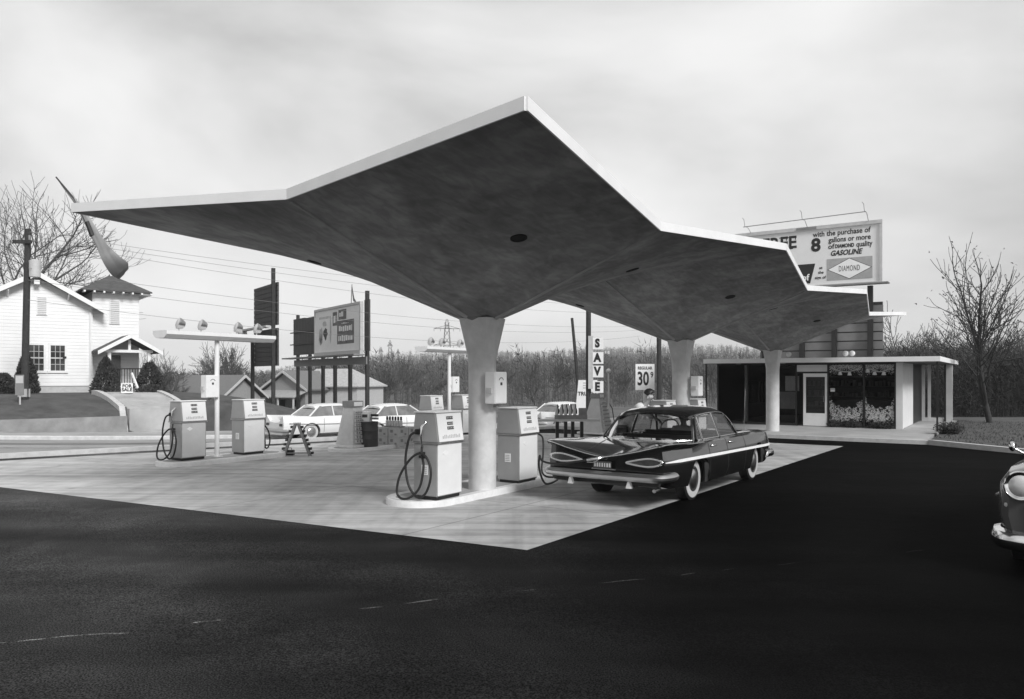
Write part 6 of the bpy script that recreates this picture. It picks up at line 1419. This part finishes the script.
# ---------------------------------------------------------------- people
def skin_mesh(nodes_, edges, sub=2):
    names = list(nodes_); me = D.meshes.new('figure'); me.from_pydata([nodes_[n][0] for n in names], [(names.index(a), names.index(b)) for a, b in edges], [])
    o = D.objects.new('figure', me); C.objects.link(o); md = o.modifiers.new('skin', 'SKIN'); md.use_smooth_shade = True
    sk_ = me.skin_vertices[0].data
    for i, n in enumerate(names): r = nodes_[n][1]; sk_[i].radius = (r, r) if not isinstance(r, tuple) else r; sk_[i].use_root = (i == 0)
    s2 = o.modifiers.new('sub', 'SUBSURF'); s2.levels = sub; s2.render_levels = sub
    m = ev_mesh(o); D.objects.remove(o); return m
def person(label, base, rz, J, hair='short', clothes=True, lower=True):
    """J: joint name -> (x,y,z) in a frame whose +x is the way the person faces."""
    t = thing('person', label, 'person', base, rz); V = {k: Vector(v) for k, v in J.items()}
    nd = {'pelvis': (V['pelvis'], .115), 'waist': (V['pelvis'].lerp(V['chest'], .45), .105), 'chest': (V['chest'], .125), 'neckb': (V['chest'].lerp(V['neck'], .7), .07), 'neck': (V['neck'], .052), 'head0': (V['neck'].lerp(V['head'], .6), .062), 'head': (V['head'], .088), 'crown': (V['head'] + (V['head'] - V['neck']).normalized() * .06, .075)}
    ed = [('pelvis', 'waist'), ('waist', 'chest'), ('chest', 'neckb'), ('neckb', 'neck'), ('neck', 'head0'), ('head0', 'head'), ('head', 'crown')]
    for s in 'lr':
        nd.update({'sh' + s: (V['sh' + s], .062), 'el' + s: (V['el' + s], .042), 'wr' + s: (V['wr' + s], .028), 'pa' + s: (V['wr' + s] + (V['wr' + s] - V['el' + s]).normalized() * .07, .032)})
        ed += [('chest', 'sh' + s), ('sh' + s, 'el' + s), ('el' + s, 'wr' + s), ('wr' + s, 'pa' + s)]
        nd.update({'hi' + s: (V['hi' + s], .09), 'kn' + s: (V['kn' + s], .06), 'an' + s: (V['an' + s], .04), 'to' + s: (V['an' + s] + Vector((.16, 0, -.04)), .035)})
        ed += [('pelvis', 'hi' + s), ('hi' + s, 'kn' + s), ('kn' + s, 'an' + s), ('an' + s, 'to' + s)]
    me = skin_mesh(nd, ed); b = bmesh.new(); b.from_mesh(me)
    def addmb(mb):
        q = D.meshes.new('q'); q.from_pydata(mb.v, [], mb.f); b.from_mesh(q); D.meshes.remove(q)
    hd = V['head']; up = (V['head'] - V['neck']).normalized(); fw = Vector(J.get('face', (1, 0, 0))).normalized(); fw = (fw - up * fw.dot(up)).normalized(); sd_ = up.cross(fw)
    fm = MB(); fm.ball(hd + fw * .085 - up * .02, .016, .016, .026); fm.ball(hd + fw * .075 - up * .055, .018, .03, .008)
    for s in (-1, 1): fm.ball(hd + sd_ * .082 * s - up * .01, .014, .02, .03)
    for s in 'lr':     # five separate fingers, slightly curled
        w_ = V['wr' + s]; d = (w_ - V['el' + s]).normalized(); a = d.cross(Vector((0, 0, 1))).normalized(); n = a.cross(d).normalized(); pm = w_ + d * .08
        for i, l in enumerate((.062, .075, .07, .055)):
            o = pm + a * (-.026 + i * .0175); fm.tube([o - d * .03, o + d * l * .5 - n * .006, o + d * l * .85 - n * .022, o + d * l - n * .034], [.0095, .009, .008, .006], 8)
        th = 1 if s == 'l' else -1; o = w_ + d * .03 + a * .028 * th; fm.tube([o - a * .01 * th, o + a * .022 * th + d * .025, o + a * .03 * th + d * .055 - n * .01], [.012, .010, .008], 8)
    addmb(fm); b.to_mesh(me); b.free(); me.shade_smooth(); me.materials.clear(); me.materials.append(M_skin)
    bo = D.objects.new('body', me); C.objects.link(bo); bo.parent = t
    ey = MB()
    for s in (-1, 1): ey.ball(hd + fw * .080 + sd_ * .032 * s + up * .012, .012, .013, .009)
    ey.build('eyes', M_black, bo, smooth=60)
    hm = MB(); rh = random.Random(1); cc_ = hd + up * .035 - fw * .022
    rows_ = []
    for i in range(9):
        th_ = math.pi * i / 8 * (.5 if hair == 'short' else .80)
        for j in range(20):
            a_ = 2 * math.pi * j / 20; rr = .112 * math.sin(th_); f_ = math.cos(a_)
            cut_ = 1.0 if f_ < .1 else (1 - .55 * min(1, (f_ - .1) / .5) * math.sin(th_))
            p = cc_ + up * (.118 * math.cos(th_ * cut_)) + (fw * f_ * .98 + sd_ * math.sin(a_) * .92) * (.115 * math.sin(th_ * cut_) * rh.uniform(.96, 1.04)); hm.v.append(tuple(p))
    for i in range(8):
        for j in range(20): a_ = i * 20 + j; c_ = i * 20 + (j + 1) % 20; hm.f.append((a_, a_ + 20, c_ + 20, c_))
    ho = hm.build('hair', M_hair, bo, smooth=70); sm = ho.modifiers.new('s', 'SOLIDIFY'); sm.thickness = .015; sm.offset = 0
    sn = {k: nd[k] for k in ('pelvis', 'waist', 'chest', 'neckb')}; sn = {k: (v[0], v[1] * 1.13) for k, v in sn.items()}; sn['neckb'] = (sn['neckb'][0], .07); se_ = [('pelvis', 'waist'), ('waist', 'chest'), ('chest', 'neckb')]
    for s in 'lr':
        sn.update({'sh' + s: (V['sh' + s], .078), 'el' + s: (V['el' + s], .056), 'cu' + s: (V['el' + s].lerp(V['wr' + s], .8), .042)}); se_ += [('chest', 'sh' + s), ('sh' + s, 'el' + s), ('el' + s, 'cu' + s)]
    ms = skin_mesh(sn, se_); ms.materials.clear(); ms.materials.append(M_shirt if clothes else M_lgrey); ms.shade_smooth(); so_ = D.objects.new('shirt', ms); C.objects.link(so_); so_.parent = t
    tn = {'pelvis': (V['pelvis'], .135)}; te = []
    for s in 'lr': tn.update({'hi' + s: (V['hi' + s], .108), 'kn' + s: (V['kn' + s], .08), 'an' + s: (V['an' + s] + Vector((0, 0, .03)), .065)}); te += [('pelvis', 'hi' + s), ('hi' + s, 'kn' + s), ('kn' + s, 'an' + s)]
    mt_ = skin_mesh(tn, te); mt_.materials.clear(); mt_.materials.append(M_trous); mt_.shade_smooth(); to_ = D.objects.new('trousers', mt_); C.objects.link(to_); to_.parent = t
    for s in 'lr':
        sh_ = MB(); q = V['an' + s]; sh_.ball(q + Vector((.07, 0, -.045)), .15, .052, .042); sh_.build('shoe', M_black, t, smooth=60)
    return t
# attendant at the left of the windscreen, bent over it to wipe the glass; faces the car (car's -y side = local +x)
ab = carp(2.05, 1.36, 0); fa = math.atan2(-cl.y, -cl.x)
person('person in a white shirt with short dark hair, bent over the black car windscreen', (ab[0], ab[1], gz(ab[0], ab[1])), fa,
       dict(pelvis=(-.02, 0, .97), chest=(.30, 0, 1.36), neck=(.46, -.02, 1.50), head=(.52, -.03, 1.61), face=(1, .1, -.25), shl=(.33, .19, 1.40), shr=(.33, -.19, 1.40), ell=(.55, .30, 1.28), wrl=(.78, .26, 1.22), elr=(.58, -.30, 1.30), wrr=(.80, -.34, 1.20),
            hil=(-.02, .10, .93), hir=(-.02, -.10, .93), knl=(.05, .11, .50), knr=(.03, -.11, .50), anl=(0, .12, .085), anr=(-.03, -.12, .085)))
# someone in the front seat, looking back through the rear window
sb_ = carp(1.72, -.02, 0); fb2 = math.atan2(ch.y, ch.x)
person('person with dark hair in the front seat of the black car, turned to look back', (sb_[0], sb_[1], gz(sb_[0], sb_[1])), fb2,
       dict(pelvis=(0, 0, .70), chest=(-.06, 0, 1.00), neck=(-.07, 0, 1.13), head=(-.085, .0, 1.245), face=(-1, .25, 0), shl=(-.06, .18, 1.03), shr=(-.06, -.18, 1.03), ell=(.05, .24, .80), wrl=(.25, .16, .74), elr=(.05, -.24, .80), wrr=(.25, -.16, .74),
            hil=(.06, .10, .68), hir=(.06, -.10, .68), knl=(.46, .12, .66), knr=(.46, -.12, .66), anl=(.56, .12, .36), anr=(.56, -.12, .36)), hair='long', clothes=False)
if HAZE:
    hz = MB().box(-1600, 1600, -60, 1500, -6, 75).build('haze', mat('x', .5), None); m = D.materials.new('haze air'); m.use_nodes = True; N, L = nodes(m); N.remove(N['Principled BSDF']); v = N.new('ShaderNodeVolumePrincipled'); v.inputs['Color'].default_value = (.9, .9, .9, 1); v.inputs['Density'].default_value = HAZE; v.inputs['Anisotropy'].default_value = 0; L.new(v.outputs[0], N['Material Output'].inputs['Volume']); hz.data.materials.clear(); hz.data.materials.append(m); hz['kind'] = 'stuff'; hz['label'] = 'pale winter haze over the valley'
